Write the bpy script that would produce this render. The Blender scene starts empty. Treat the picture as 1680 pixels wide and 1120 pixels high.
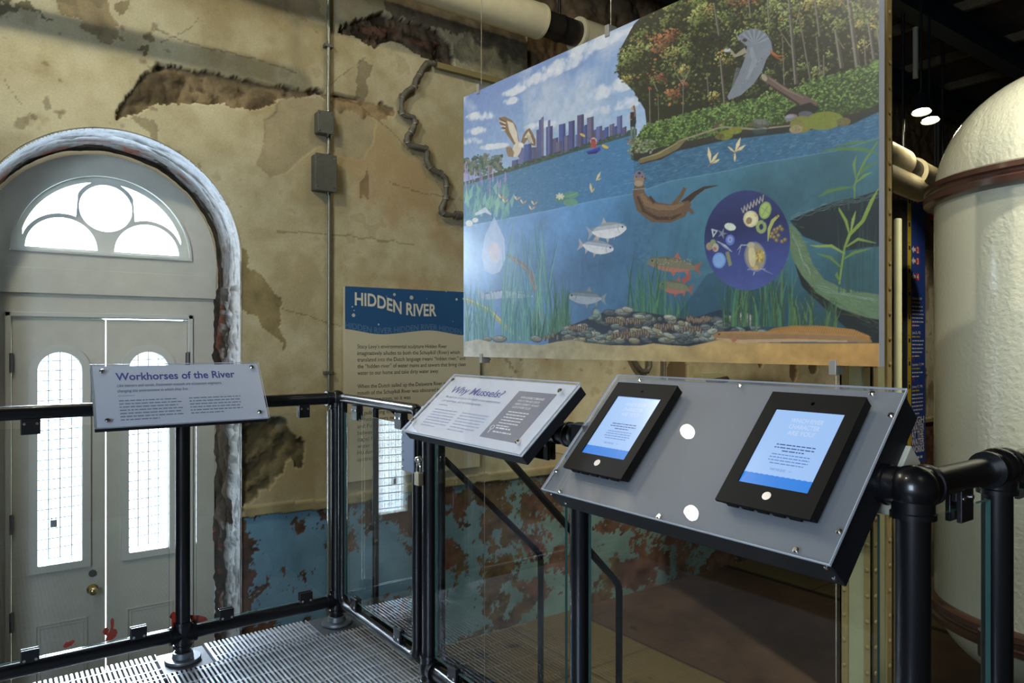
import bpy, math, random
import numpy as np
from math import pi, sin, cos, radians
random.seed(7); np.random.seed(7)
SC = bpy.context.scene
COL = SC.collection

# ---------------------------------------------------------------- camera, exposure, world, lights
F_PX, YAW, H, V0 = 1184.0, radians(35.94), 1.38, 563.0
cd = bpy.data.cameras.new('camera'); cam = bpy.data.objects.new('camera', cd); COL.objects.link(cam)
cd.sensor_width = 36.0; cd.lens = F_PX / 1680.0 * 36.0; cd.clip_start = 0.05; cd.clip_end = 200
cd.shift_y = (V0 - 560.0) / 1680.0
cam.location = (0, 0, H); cam.rotation_euler = (pi / 2, 0, -YAW)
SC.camera = cam
SC.view_settings.view_transform = 'Standard'; SC.view_settings.look = 'None'
SC.view_settings.gamma = 1.0; SC.view_settings.use_curve_mapping = False
SC.view_settings.exposure = 0.0
SC.cycles.use_denoising = True
SC.cycles.max_bounces = 8; SC.cycles.diffuse_bounces = 4; SC.cycles.glossy_bounces = 4
SC.cycles.transparent_max_bounces = 24; SC.cycles.transmission_bounces = 6
SC.cycles.caustics_reflective = False; SC.cycles.caustics_refractive = False
SC.cycles.sample_clamp_indirect = 6.0

W = bpy.data.worlds.new('daylight'); SC.world = W; W.use_nodes = True
bgn = W.node_tree.nodes['Background']; bgn.inputs[0].default_value = (0.70, 0.84, 1.0, 1); bgn.inputs[1].default_value = 16.0

def lamp(name, kind, loc, target, energy, color, size=0.05, angle=60, blend=0.5, **kw):
    d = bpy.data.lights.new(name, kind); d.energy = energy; d.color = color
    if kind == 'SPOT':
        d.spot_size = radians(angle); d.spot_blend = blend; d.shadow_soft_size = size
    elif kind == 'POINT':
        d.shadow_soft_size = size
    elif kind == 'AREA':
        d.shape = 'RECTANGLE'; d.size = size; d.size_y = kw.get('size_y', size)
        if kw.get('portal'): d.cycles.is_portal = True
    o = bpy.data.objects.new(name, d); COL.objects.link(o); o.location = loc
    v = np.array(target, float) - np.array(loc, float)
    from mathutils import Vector
    o.rotation_euler = Vector(v).to_track_quat('-Z', 'Y').to_euler()
    return o
WARM = (1.0, 0.91, 0.70)
lamp('side_window_fill', 'AREA', (-2.95, -0.6, 2.0), (0.6, 4.2, 0.2), 95, (.62, .78, 1.0), 1.5, size_y=1.9)  # cool fill lamp added at the unseen side window
sun = bpy.data.lights.new('bright_sky_over_the_door', 'SUN'); sun.energy = 85; sun.angle = radians(55); sun.color = (.72, .85, 1.0)
so = bpy.data.objects.new('bright_sky_over_the_door', sun); COL.objects.link(so); so.location = (1, 9, 6); so.rotation_euler = (radians(-58), 0, radians(-4))
lamp('room_fill', 'SPOT', (0.9, -1.6, 4.2), (2.4, 1.2, 1.8), 150, (1, .92, .78), .05, 45, .8)  # added fill without a fixture, brightens mural edge, column and tank
lamp('wall_spot', 'SPOT', (-1.0, 2.0, 4.2), (1.55, 4.5, 2.45), 230, WARM, .10, 76, .9)
lamp('pipe_spot', 'SPOT', (0.3, 3.4, 4.45), (0.6, 4.5, 2.6), 42, WARM, .03, 120, .7)
lamp('upper_wall_spot', 'SPOT', (2.3, 2.6, 4.2), (2.6, 4.5, 3.0), 42, WARM, .04, 110, .8)
lamp('mural_spot', 'SPOT', (-0.9, 1.6, 4.3), (1.9, 1.9, 2.1), 225, (1, .9, .75), .04, 60, .7)
lamp('kiosk_spot_a', 'SPOT', (0.08, 3.66, 4.06), (1.24, 1.04, 1.01), 60, (1, .9, .74), .04, 40, .6)
lamp('kiosk_spot_b', 'SPOT', (0.71, 3.66, 4.06), (1.38, 1.17, 1.16), 50, (1, .9, .74), .04, 40, .6)
lamp('tank_spot', 'SPOT', (3.1, -0.6, 4.0), (4.3, 1.3, 1.6), 600, (1, .93, .78), .05, 60, .6)
lamp('tank_spot_high', 'SPOT', (2.4, 1.1, 4.1), (4.4, 1.3, 2.2), 90, (1, .88, .62), .05, 70, .6)
lamp('far_spot_a', 'SPOT', (6.28, 2.86, 3.24), (8.6, 4.5, 1.6), 12, WARM, .05, 90, .6)
lamp('banner_fill', 'SPOT', (7.7, 2.2, 4.1), (9.0, 4.5, 1.4), 190, (1, .93, .8), .05, 50, .6)  # added lamp without a fixture, brightens the banner behind the pipe
lamp('far_spot_b', 'SPOT', (6.52, 2.75, 3.20), (5.2, 3.9, -.8), 6, WARM, .05, 90, .6)
# portals at the openings that let the daylight in
lamp('fanlight_portal', 'AREA', (0.572, 5.02, 2.12), (0.572, 4, 2.12), 1, (1, 1, 1), .92, size_y=.46, portal=True)
lamp('leaf_portal_a', 'AREA', (0.334, 5.02, .71), (0.334, 4, .71), 1, (1, 1, 1), .23, size_y=1.26, portal=True)
lamp('leaf_portal_b', 'AREA', (0.803, 5.02, .71), (0.803, 4, .71), 1, (1, 1, 1), .23, size_y=1.26, portal=True)
lamp('side_window_portal', 'AREA', (-3.02, -0.6, 2.0), (-2, -0.6, 2.0), 1, (1, 1, 1), 1.6, size_y=2.0, portal=True)

# ---------------------------------------------------------------- where the photograph's points lie in the room
FW = np.array([sin(YAW), cos(YAW), 0]); RT = np.array([cos(YAW), -sin(YAW), 0]); UP = np.array([0, 0, 1.0]); CP = np.array([0, 0, H])
def ray(u, v): return FW + (u - 840) / F_PX * RT - (v - V0) / F_PX * UP
def ony(u, v, y): r = ray(u, v); return CP + r * (y / r[1])
def onx(u, v, x): r = ray(u, v); return CP + r * (x / r[0])
def onz(u, v, z): r = ray(u, v); return CP + r * ((z - H) / r[2])
def onplane(u, v, p0, n): r = ray(u, v); return CP + r * (((p0 - CP) @ n) / (r @ n))

# ---------------------------------------------------------------- materials
MATS = {}
def mat(name, col=(.5, .5, .5), rough=.5, metal=0.0, spec=None, coat=0, coat_r=.1, coat_ior=None, emit=None, estr=1.0, noise=0, nscale=30, bump=0, bscale=60, attr=None, bdist=.002):
    if name in MATS: return MATS[name]
    m = bpy.data.materials.new(name); m.use_nodes = True; N = m.node_tree.nodes; L = m.node_tree.links
    b = N['Principled BSDF']; b.inputs['Base Color'].default_value = (*col, 1); b.inputs['Roughness'].default_value = rough; b.inputs['Metallic'].default_value = metal
    if spec is not None: b.inputs['Specular IOR Level'].default_value = spec
    if coat_ior: b.inputs['Coat IOR'].default_value = coat_ior
    if coat: b.inputs['Coat Weight'].default_value = coat; b.inputs['Coat Roughness'].default_value = coat_r
    if emit: b.inputs['Emission Color'].default_value = (*emit, 1); b.inputs['Emission Strength'].default_value = estr
    tc = N.new('ShaderNodeTexCoord') if (noise or bump) else None
    src = None
    if attr:
        a = N.new('ShaderNodeAttribute'); a.attribute_name = attr; src = a.outputs['Color']
        L.new(src, b.inputs['Base Color'])
    if noise:
        t = N.new('ShaderNodeTexNoise'); t.inputs['Scale'].default_value = nscale; t.inputs['Detail'].default_value = 6; t.inputs['Roughness'].default_value = .65
        L.new(tc.outputs['Object'], t.inputs['Vector'])
        mr = N.new('ShaderNodeMapRange'); mr.inputs['From Min'].default_value = .3; mr.inputs['From Max'].default_value = .7
        mr.inputs['To Min'].default_value = 1 - noise; mr.inputs['To Max'].default_value = 1 + noise
        L.new(t.outputs['Fac'], mr.inputs['Value'])
        mx = N.new('ShaderNodeMix'); mx.data_type = 'RGBA'; mx.blend_type = 'MULTIPLY'; mx.inputs[0].default_value = 1
        if src: L.new(src, mx.inputs[6])
        else: mx.inputs[6].default_value = (*col, 1)
        L.new(mr.outputs['Result'], mx.inputs[7]); L.new(mx.outputs[2], b.inputs['Base Color'])
    if bump:
        t = N.new('ShaderNodeTexNoise'); t.inputs['Scale'].default_value = bscale; t.inputs['Detail'].default_value = 8
        L.new(tc.outputs['Object'], t.inputs['Vector'])
        bp = N.new('ShaderNodeBump'); bp.inputs['Strength'].default_value = bump; bp.inputs['Distance'].default_value = bdist
        L.new(t.outputs['Fac'], bp.inputs['Height']); L.new(bp.outputs['Normal'], b.inputs['Normal'])
    MATS[name] = m; return m

def clear_mat(name, tint=(1, 1, 1), haze=0.0, hcol=(.8, .85, .9), rough=0.0, ior=1.5):
    """a pane: light goes straight through, and the surface mirrors by Fresnel; haze adds a milky share"""
    if name in MATS: return MATS[name]
    m = bpy.data.materials.new(name); m.use_nodes = True; N = m.node_tree.nodes; L = m.node_tree.links
    N.remove(N['Principled BSDF']); out = N['Material Output']
    tr = N.new('ShaderNodeBsdfTransparent'); tr.inputs[0].default_value = (*tint, 1)
    gl = N.new('ShaderNodeBsdfGlossy'); gl.inputs['Roughness'].default_value = rough
    fr = N.new('ShaderNodeFresnel'); ge = N.new('ShaderNodeNewGeometry'); mi = N.new('ShaderNodeMix'); mi.data_type = 'FLOAT'
    mi.inputs[2].default_value = ior; mi.inputs[3].default_value = 1 / ior; L.new(ge.outputs['Backfacing'], mi.inputs[0]); L.new(mi.outputs[0], fr.inputs[0])   # same mirror strength from both sides of a face
    base = tr.outputs[0]
    if haze:
        df = N.new('ShaderNodeBsdfDiffuse'); df.inputs[0].default_value = (*hcol, 1)
        mh = N.new('ShaderNodeMixShader'); mh.inputs[0].default_value = haze
        L.new(tr.outputs[0], mh.inputs[1]); L.new(df.outputs[0], mh.inputs[2]); base = mh.outputs[0]
    mx = N.new('ShaderNodeMixShader'); L.new(fr.outputs[0], mx.inputs[0]); L.new(base, mx.inputs[1]); L.new(gl.outputs[0], mx.inputs[2])
    L.new(mx.outputs[0], out.inputs[0]); MATS[name] = m; return m

def lin(r, g, b):
    f = lambda c: (c / 255) / 12.92 if c / 255 <= .04045 else ((c / 255 + .055) / 1.055) ** 2.4
    return (f(r), f(g), f(b))

M_BLACK = mat('black_powder_coated_pipe', (.003, .0035, .005), .34, 0, .35, coat=.35, coat_r=.10)
M_BLACKBOX = mat('black_steel_box', (.009, .010, .013), .5, spec=.3)
M_CLAMP = mat('black_clamp', (.008, .008, .010), .35)
M_GLASS = clear_mat('railing_glass', (.965, .985, .98))
M_EDGE = mat('glass_edge', (.06, .14, .13), .1)
M_STEEL = mat('galvanised_steel', (.78, .82, .88), .40, .85, noise=.15, nscale=25)
M_CHROME = mat('polished_steel', (.75, .74, .72), .15, 1)
M_BRASS = mat('brass', (.78, .62, .30), .22, 1)
M_DOOR = mat('painted_door', lin(202, 202, 190), .45, noise=.06, nscale=8)
M_MOULD = mat('painted_moulding', lin(205, 207, 200), .4)
M_HINGE = mat('grey_hinge', (.16, .16, .16), .4, .6)
M_WIRE = mat('mesh_wire', (.55, .62, .72), .5, .2)
M_SCREW = mat('screw_steel', (.8, .78, .74), .18, 1)
M_FACE = mat('grey_print', lin(150, 153, 158), .5)
M_FACE_L = mat('pale_print', lin(205, 212, 222), .5)
M_ACRYL = clear_mat('frosted_acrylic', (.99, .99, 1.0), haze=.06, hcol=(.75, .8, .88), rough=.02, ior=1.46)
M_ACRYL_E = mat('acrylic_edge', (.62, .66, .70), .3)
M_INK = mat('blue_ink', lin(26, 44, 140), .5)
M_INK_S = mat('soft_blue_ink', lin(105, 125, 165), .6)
M_INK_K = mat('black_ink', lin(55, 52, 48), .6)
M_WHITE = mat('white_ink', lin(225, 225, 225), .5)
M_TABLET = mat('tablet_case_black', (.005, .005, .0045), .55, spec=.15)
M_PIPE = mat('cream_pipe_jacket', lin(214, 204, 168), .45, noise=.10, nscale=6, bump=.2, bscale=30)
M_DARKPIPE = mat('dark_band', (.02, .016, .013), .4)
M_OLDPIPE = mat('old_grey_pipe', lin(98, 94, 82), .6, .2, noise=.35, nscale=40, bump=.5, bscale=120)
M_CONDUIT = mat('conduit_steel', lin(135, 136, 122), .35, .5)
M_BOX = mat('grey_junction_box', lin(88, 88, 80), .5, .2, noise=.15, nscale=20)

# ---------------------------------------------------------------- mesh builder
class MB:
    def __init__(self): self.v = []; self.f = []; self.mi = []
    def add(self, vs, fs, mi=0):
        b = len(self.v); self.v += [tuple(float(c) for c in p) for p in vs]; self.f += [tuple(i + b for i in f) for f in fs]; self.mi += [mi] * len(fs); return self
    def box(self, a, b, mi=0, bev=0):
        x0, y0, z0 = [min(a[i], b[i]) for i in range(3)]; x1, y1, z1 = [max(a[i], b[i]) for i in range(3)]
        vs = [(x0, y0, z0), (x1, y0, z0), (x1, y1, z0), (x0, y1, z0), (x0, y0, z1), (x1, y0, z1), (x1, y1, z1), (x0, y1, z1)]
        return self.add(vs, [(0, 3, 2, 1), (4, 5, 6, 7), (0, 1, 5, 4), (1, 2, 6, 5), (2, 3, 7, 6), (3, 0, 4, 7)], mi)
    def fbox(self, fr, u0, v0, u1, v1, h0, h1, mi=0, top=None):
        """box in a frame fr=(origin, ux, uy, n)"""
        o, ux, uy, n = fr
        P = lambda u, v, h: o + ux * u + uy * v + n * h
        vs = [P(u0, v0, h0), P(u1, v0, h0), P(u1, v1, h0), P(u0, v1, h0), P(u0, v0, h1), P(u1, v0, h1), P(u1, v1, h1), P(u0, v1, h1)]
        b = len(self.f); self.add(vs, [(0, 3, 2, 1), (4, 5, 6, 7), (0, 1, 5, 4), (1, 2, 6, 5), (2, 3, 7, 6), (3, 0, 4, 7)], mi)
        if top is not None: self.mi[b + 1] = top; self.mi[b] = top
        return self
    def tube(self, pts, r, seg=16, caps=True, mi=0):
        P = [np.array(p, float) for p in pts]; n = len(P); rs = r if hasattr(r, '__len__') else [r] * n
        T = []
        for i in range(n):
            a = P[i] - P[i - 1] if i else P[1] - P[0]; b = P[i + 1] - P[i] if i < n - 1 else a
            a = a / (np.linalg.norm(a) + 1e-12); b = b / (np.linalg.norm(b) + 1e-12); t = a + b; T.append(t / (np.linalg.norm(t) + 1e-12))
        ref = np.array([0, 0, 1.0]) if abs(T[0][2]) < .9 else np.array([1.0, 0, 0])
        u = np.cross(ref, T[0]); u /= np.linalg.norm(u); vs = []
        for i in range(n):
            u = u - T[i] * (u @ T[i]); u /= np.linalg.norm(u); w = np.cross(T[i], u)
            for k in range(seg):
                a = 2 * pi * k / seg; vs.append(P[i] + rs[i] * (cos(a) * u + sin(a) * w))
        fs = [(i * seg + k, i * seg + (k + 1) % seg, (i + 1) * seg + (k + 1) % seg, (i + 1) * seg + k) for i in range(n - 1) for k in range(seg)]
        if caps: fs += [tuple(range(seg))[::-1], tuple((n - 1) * seg + k for k in range(seg))]
        return self.add(vs, fs, mi)
    def lathe(self, prof, c=(0, 0, 0), seg=48, mi=0):
        """prof: (radius, height) about a vertical axis at c"""
        vs = []; n = len(prof)
        for r, z in prof:
            for k in range(seg):
                a = 2 * pi * k / seg; vs.append((c[0] + r * cos(a), c[1] + r * sin(a), c[2] + z))
        fs = [(i * seg + k, i * seg + (k + 1) % seg, (i + 1) * seg + (k + 1) % seg, (i + 1) * seg + k) for i in range(n - 1) for k in range(seg)]
        return self.add(vs, fs, mi)
    def ball(self, c, r, seg=18, rings=10, sc=(1, 1, 1), mi=0):
        c = np.array(c, float); vs = [c + np.array([0, 0, -r * sc[2]])]
        for i in range(1, rings):
            th = pi * i / rings
            for k in range(seg):
                a = 2 * pi * k / seg; vs.append(c + np.array([r * sin(th) * cos(a) * sc[0], r * sin(th) * sin(a) * sc[1], -r * cos(th) * sc[2]]))
        vs.append(c + np.array([0, 0, r * sc[2]])); fs = []
        for k in range(seg): fs.append((0, 1 + (k + 1) % seg, 1 + k))
        for i in range(rings - 2):
            for k in range(seg):
                fs.append((1 + i * seg + k, 1 + i * seg + (k + 1) % seg, 1 + (i + 1) * seg + (k + 1) % seg, 1 + (i + 1) * seg + k))
        b = 1 + (rings - 2) * seg
        for k in range(seg): fs.append((b + k, b + (k + 1) % seg, len(vs) - 1))
        return self.add(vs, fs, mi)
    def disc(self, fr, u, v, h0, h1, r, seg=20, mi=0, r1=None):
        o, ux, uy, n = fr; r1 = r if r1 is None else r1
        vs = [o + ux * (u + rr * cos(2 * pi * k / seg)) + uy * (v + rr * sin(2 * pi * k / seg)) + n * h for h, rr in ((h0, r), (h1, r1)) for k in range(seg)]
        fs = [(k, (k + 1) % seg, seg + (k + 1) % seg, seg + k) for k in range(seg)] + [tuple(range(seg))[::-1], tuple(range(seg, 2 * seg))]
        return self.add(vs, fs, mi)

def bevel_mod(o, w, s=2):
    m = o.modifiers.new('bevel', 'BEVEL'); m.width = w; m.segments = s; m.limit_method = 'ANGLE'; m.angle_limit = radians(40)

def wpos(o):
    p = np.zeros(3)
    while o is not None: p = p + np.array(o.location); o = o.parent
    return p
def part(name, mb, m, parent=None, smooth=False, bev=0, loc=None, label=None, bseg=2):
    """link the built shape as one mesh object; shapes are given in room coordinates"""
    me = bpy.data.meshes.new(name)
    base = wpos(parent) if parent is not None else np.zeros(3)
    loc = np.zeros(3) if loc is None else np.array(loc, float) - base
    off = base + loc
    vs = np.array(mb.v, float).reshape(-1, 3) - off
    me.from_pydata(vs.tolist(), [], mb.f)
    for mm in (m if isinstance(m, (list, tuple)) else [m]): me.materials.append(mm)
    if any(mb.mi): me.polygons.foreach_set('material_index', mb.mi)
    if smooth:
        me.polygons.foreach_set('use_smooth', [True] * len(me.polygons))
        try: me.set_sharp_from_angle(angle=radians(38))
        except Exception: pass
    o = bpy.data.objects.new(name, me); COL.objects.link(o); o.parent = parent; o.location = loc
    if bev: bevel_mod(o, bev, bseg)
    if label: o['label'] = label
    me.update(); return o
def thing(name, label, cat, loc, group=None, kind=None):
    o = bpy.data.objects.new(name, None); COL.objects.link(o); o.location = tuple(float(c) for c in loc); o.empty_display_size = .05
    if label: o['label'] = label
    if cat: o['category'] = cat
    if group: o['group'] = group
    if kind: o['kind'] = kind
    return o
def tag(o, label, cat, group=None, kind=None):
    if label: o['label'] = label
    if cat: o['category'] = cat
    if group: o['group'] = group
    if kind: o['kind'] = kind
    return o
def copy_tree(o, parent=None, loc=None, label=None):
    c = o.copy(); COL.objects.link(c); c.parent = parent
    if loc is not None: c.location = loc
    if label: c['label'] = label
    for ch in list(o.children): copy_tree(ch, c)
    return c

# flat shape with holes -> plate in a frame
def plate(mb, fr, loops, h0, h1, mi=0):
    cu = bpy.data.curves.new('tmp', 'CURVE'); cu.dimensions = '2D'; cu.fill_mode = 'BOTH'; cu.extrude = (h1 - h0) / 2
    for lp in loops:
        s = cu.splines.new('POLY'); s.points.add(len(lp) - 1); s.use_cyclic_u = True
        for i, (x, y) in enumerate(lp): s.points[i].co = (x, y, 0, 1)
    _curve_to(mb, cu, fr, (h0 + h1) / 2, mi)
def _curve_to(mb, cu, fr, hmid, mi, uv=(0, 0)):
    o = bpy.data.objects.new('tmp', cu); COL.objects.link(o)
    dg = bpy.context.evaluated_depsgraph_get(); dg.update(); ev = o.evaluated_get(dg); me = ev.to_mesh()
    O, ux, uy, n = fr
    vs = [O + ux * (p.co.x + uv[0]) + uy * (p.co.y + uv[1]) + n * (p.co.z + hmid) for p in me.vertices]
    mb.add(vs, [tuple(p.vertices) for p in me.polygons], mi)
    ev.to_mesh_clear(); bpy.data.objects.remove(o); bpy.data.curves.remove(cu)
# lettering
_TC = {}
def text_geo(body, size, bold=0.0, shear=0.0, space=1.0):
    k = (body, bold, shear, space)
    if k not in _TC:
        cu = bpy.data.curves.new('tmp', 'FONT'); cu.body = body; cu.size = 1; cu.offset = bold; cu.shear = shear; cu.space_character = space; cu.resolution_u = 3
        o = bpy.data.objects.new('tmp', cu); COL.objects.link(o)
        dg = bpy.context.evaluated_depsgraph_get(); dg.update(); ev = o.evaluated_get(dg); me = ev.to_mesh()
        v = np.array([(p.co.x, p.co.y) for p in me.vertices]).reshape(-1, 2); f = [tuple(p.vertices) for p in me.polygons]
        ev.to_mesh_clear(); bpy.data.objects.remove(o); bpy.data.curves.remove(cu); _TC[k] = (v, f)
    v, f = _TC[k]; return v * size, f
def write(mb, fr, u, v, body, size, h=.0006, bold=0, shear=0, width=None, align='L', mi=0, warp=None, space=1.0):
    """lettering on a panel; width stretches the line to a measured length"""
    g, f = text_geo(body, size, bold, shear, space)
    if len(g) == 0: return 0
    w = g[:, 0].max() - g[:, 0].min(); g = g - [g[:, 0].min(), 0]
    if width: g = g * [width / w, 1]; w = width
    if align == 'C': g = g - [w / 2, 0]
    if align == 'R': g = g - [w, 0]
    g = g + [u, v]
    if warp: g = np.array([warp(a, b) for a, b in g])
    O, ux, uy, n = fr
    mb.add([O + ux * a + uy * b + n * h for a, b in g], f, mi); return w
def greek(mb, fr, u0, v0, width, lines, pitch, hgt, h=.0006, rnd=None, mi=0, last=.6, skew=0):
    """print too small to read in the photo: rows of word-long dashes"""
    rnd = rnd or random
    O, ux, uy, n = fr
    for i in range(lines):
        u = 0; lim = width * (last if i == lines - 1 else rnd.uniform(.88, 1.0))
        while u < lim:
            w = rnd.uniform(.35, 1.3) * hgt * 4.2; w = min(w, lim - u)
            if w > hgt * .5:
                a = v0 - i * pitch; k = u0 - i * skew
                mb.add([O + ux * (k + u + s) + uy * (a + t) + n * h for s, t in ((0, 0), (w, 0), (w, hgt), (0, hgt))], [(0, 1, 2, 3)], mi)
            u += w + hgt * .75
def arc(cx, cy, r, a0, a1, n=32):
    return [(cx + r * cos(a0 + (a1 - a0) * i / n), cy + r * sin(a0 + (a1 - a0) * i / n)) for i in range(n + 1)]
def screw(name, fr, u, v, h, r, parent, m=M_SCREW):
    """button head with a socket, on a short standoff"""
    mb = MB(); mb.disc(fr, u, v, h, h + r * .35, r, 14); mb.disc(fr, u, v, h + r * .35, h + r * .75, r * .95, 14, r1=r * .55)
    return part(name, mb, m, parent, smooth=True, loc=fr[0] + fr[1] * u + fr[2] * v)

# ---------------------------------------------------------------- painting on a plane (colour kept per vertex of a fine mesh)
def fbm(shape, cells, octaves=5, seed=0, pers=.5):
    rs = np.random.RandomState(seed); out = np.zeros(shape); amp = 1; tot = 0; hh, ww = shape
    for o in range(octaves):
        cy = max(2, int(cells * 2 ** o * hh / max(hh, ww)) + 2); cx = max(2, int(cells * 2 ** o * ww / max(hh, ww)) + 2)
        if cy > hh or cx > ww: break
        g = rs.rand(cy, cx); y = np.linspace(0, cy - 1.001, hh); x = np.linspace(0, cx - 1.001, ww)
        yi = y.astype(int); xi = x.astype(int); fy = (y - yi)[:, None]; fx = (x - xi)[None]
        fy = fy * fy * (3 - 2 * fy); fx = fx * fx * (3 - 2 * fx)
        a = g[yi][:, xi]; b = g[yi][:, np.minimum(xi + 1, cx - 1)]; c = g[np.minimum(yi + 1, cy - 1)][:, xi]; d = g[np.minimum(yi + 1, cy - 1)][:, np.minimum(xi + 1, cx - 1)]
        out += amp * ((a * (1 - fx) + b * fx) * (1 - fy) + (c * (1 - fx) + d * fx) * fy); tot += amp; amp *= pers
    out /= tot; out = (out - out.mean()) / (out.std() + 1e-9); return out   # about -2..2
class Canvas:
    """raster in plane coordinates; y grows downward here; to(u,v) turns a photo point into canvas cells"""
    def __init__(self, h, w, to): self.a = np.zeros((h, w, 3)); self.h = h; self.w = w; self.to = to
    def cells(self, pts): return np.array([self.to(u, v) for u, v in pts])
    def mask(self, P, soft=0):
        x0 = max(0, int(P[:, 0].min()) - 1); x1 = min(self.w, int(P[:, 0].max()) + 2); y0 = max(0, int(P[:, 1].min()) - 1); y1 = min(self.h, int(P[:, 1].max()) + 2)
        if x1 <= x0 or y1 <= y0: return None
        X = np.arange(x0, x1)[None] + .5; Y = np.arange(y0, y1)[:, None] + .5; ins = np.zeros((y1 - y0, x1 - x0), bool)
        n = len(P)
        for i in range(n):
            ax, ay = P[i]; bx, by = P[(i + 1) % n]
            if ay == by: continue
            c = ((ay > Y) != (by > Y)); xi = ax + (Y - ay) * (bx - ax) / (by - ay); ins ^= (c & (X < xi))
        return (slice(y0, y1), slice(x0, x1)), ins
    def fill(self, P, col, alpha=1.0):
        m = self.mask(P)
        if m is None: return
        s, k = m; a = self.a[s]; c = np.array(col, float); a[k] = a[k] * (1 - alpha) + c * alpha
    def poly(self, pts, col, alpha=1.0): self.fill(self.cells(pts), col, alpha)
    def ell(self, cx, cy, rx, ry, ang, col, alpha=1.0, n=20):
        a = radians(ang); pts = [(cx + rx * cos(t) * cos(a) - ry * sin(t) * sin(a), cy + rx * cos(t) * sin(a) + ry * sin(t) * cos(a)) for t in np.linspace(0, 2 * pi, n, endpoint=False)]
        self.poly(pts, col, alpha)
    def stroke(self, pts, ws, col, alpha=1.0):
        P = np.array(pts, float); n = len(P); ws = ws if hasattr(ws, '__len__') else [ws] * n; L = []; R = []
        for i in range(n):
            d = P[min(i + 1, n - 1)] - P[max(i - 1, 0)]; d = d / (np.hypot(*d) + 1e-9); q = np.array([-d[1], d[0]]) * ws[i] / 2; L.append(P[i] + q); R.append(P[i] - q)
        self.poly(L + R[::-1], col, alpha)
    def soft(self, cx, cy, rx, ry, ang, col, alpha=1.0, noise=None):
        a = radians(ang); pts = [(cx + 1.0 * (sx * rx * cos(a) - sy * ry * sin(a)), cy + 1.0 * (sx * rx * sin(a) + sy * ry * cos(a))) for sx, sy in ((-1, -1), (1, -1), (1, 1), (-1, 1))]
        P = self.cells(pts); x0 = max(0, int(P[:, 0].min())); x1 = min(self.w, int(P[:, 0].max()) + 1); y0 = max(0, int(P[:, 1].min())); y1 = min(self.h, int(P[:, 1].max()) + 1)
        if x1 <= x0 or y1 <= y0: return
        # local affine inverse
        c = self.cells([(cx, cy)])[0]; ex = (P[1] - P[0]) / 2; ey = (P[3] - P[0]) / 2; Mi = np.linalg.inv(np.array([ex, ey]).T)
        X, Y = np.meshgrid(np.arange(x0, x1) + .5 - c[0], np.arange(y0, y1) + .5 - c[1]); s = Mi[0, 0] * X + Mi[0, 1] * Y; t = Mi[1, 0] * X + Mi[1, 1] * Y
        k = np.clip(1 - (s * s + t * t), 0, 1)
        if noise is not None: k = np.clip(k + noise[y0:y1, x0:x1] * .35 * (k > 0), 0, 1)
        k = (k * k * (3 - 2 * k) * alpha)[..., None]; self.a[y0:y1, x0:x1] = self.a[y0:y1, x0:x1] * (1 - k) + np.array(col, float) * k
def srgb2lin(a):
    a = np.clip(a / 255.0, 0, 1); return np.where(a <= .04045, a / 12.92, ((a + .055) / 1.055) ** 2.4)
def grid_mesh(name, X, Z, pos, colors, m, keep=None, parent=None, flip=False):
    """X: 1-d columns, Z: 1-d rows; pos (nz,nx,3) room coordinates, colors (nz,nx,3) linear"""
    nz, nx = len(Z), len(X); idx = np.arange(nz * nx).reshape(nz, nx)
    q = np.stack([idx[:-1, :-1], idx[:-1, 1:], idx[1:, 1:], idx[1:, :-1]], -1)
    q = q[keep] if keep is not None else q.reshape(-1, 4)
    if flip: q = q[:, ::-1]
    me = bpy.data.meshes.new(name); me.vertices.add(nz * nx); me.vertices.foreach_set('co', (pos - wpos(parent)).astype(np.float32).ravel() if parent is not None else pos.astype(np.float32).ravel())
    n = len(q); me.loops.add(n * 4); me.loops.foreach_set('vertex_index', q.astype(np.int32).ravel())
    me.polygons.add(n); me.polygons.foreach_set('loop_start', np.arange(0, n * 4, 4, dtype=np.int32))
    me.polygons.foreach_set('use_smooth', np.ones(n, bool)); me.update(calc_edges=True)
    at = me.color_attributes.new('paint', 'FLOAT_COLOR', 'POINT'); c4 = np.ones((nz * nx, 4), np.float32); c4[:, :3] = colors.reshape(-1, 3); at.data.foreach_set('color', c4.ravel())
    me.materials.append(m); me.validate(); o = bpy.data.objects.new(name, me); COL.objects.link(o); o.parent = parent; return o

# ================================================================ THE ROOM
YW, YD, ZF, ZC = 4.5, 4.95, -0.81, 4.62          # plaster wall, door plane, lower floor, ceiling
XA, RA, ZS = 0.572, 0.66, 1.895                   # arch centre, radius, springing height
XYZ = lambda o: (np.array(o, float), np.array([1.0, 0, 0]), np.array([0, 0, 1.0]), np.array([0, -1.0, 0]))

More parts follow.
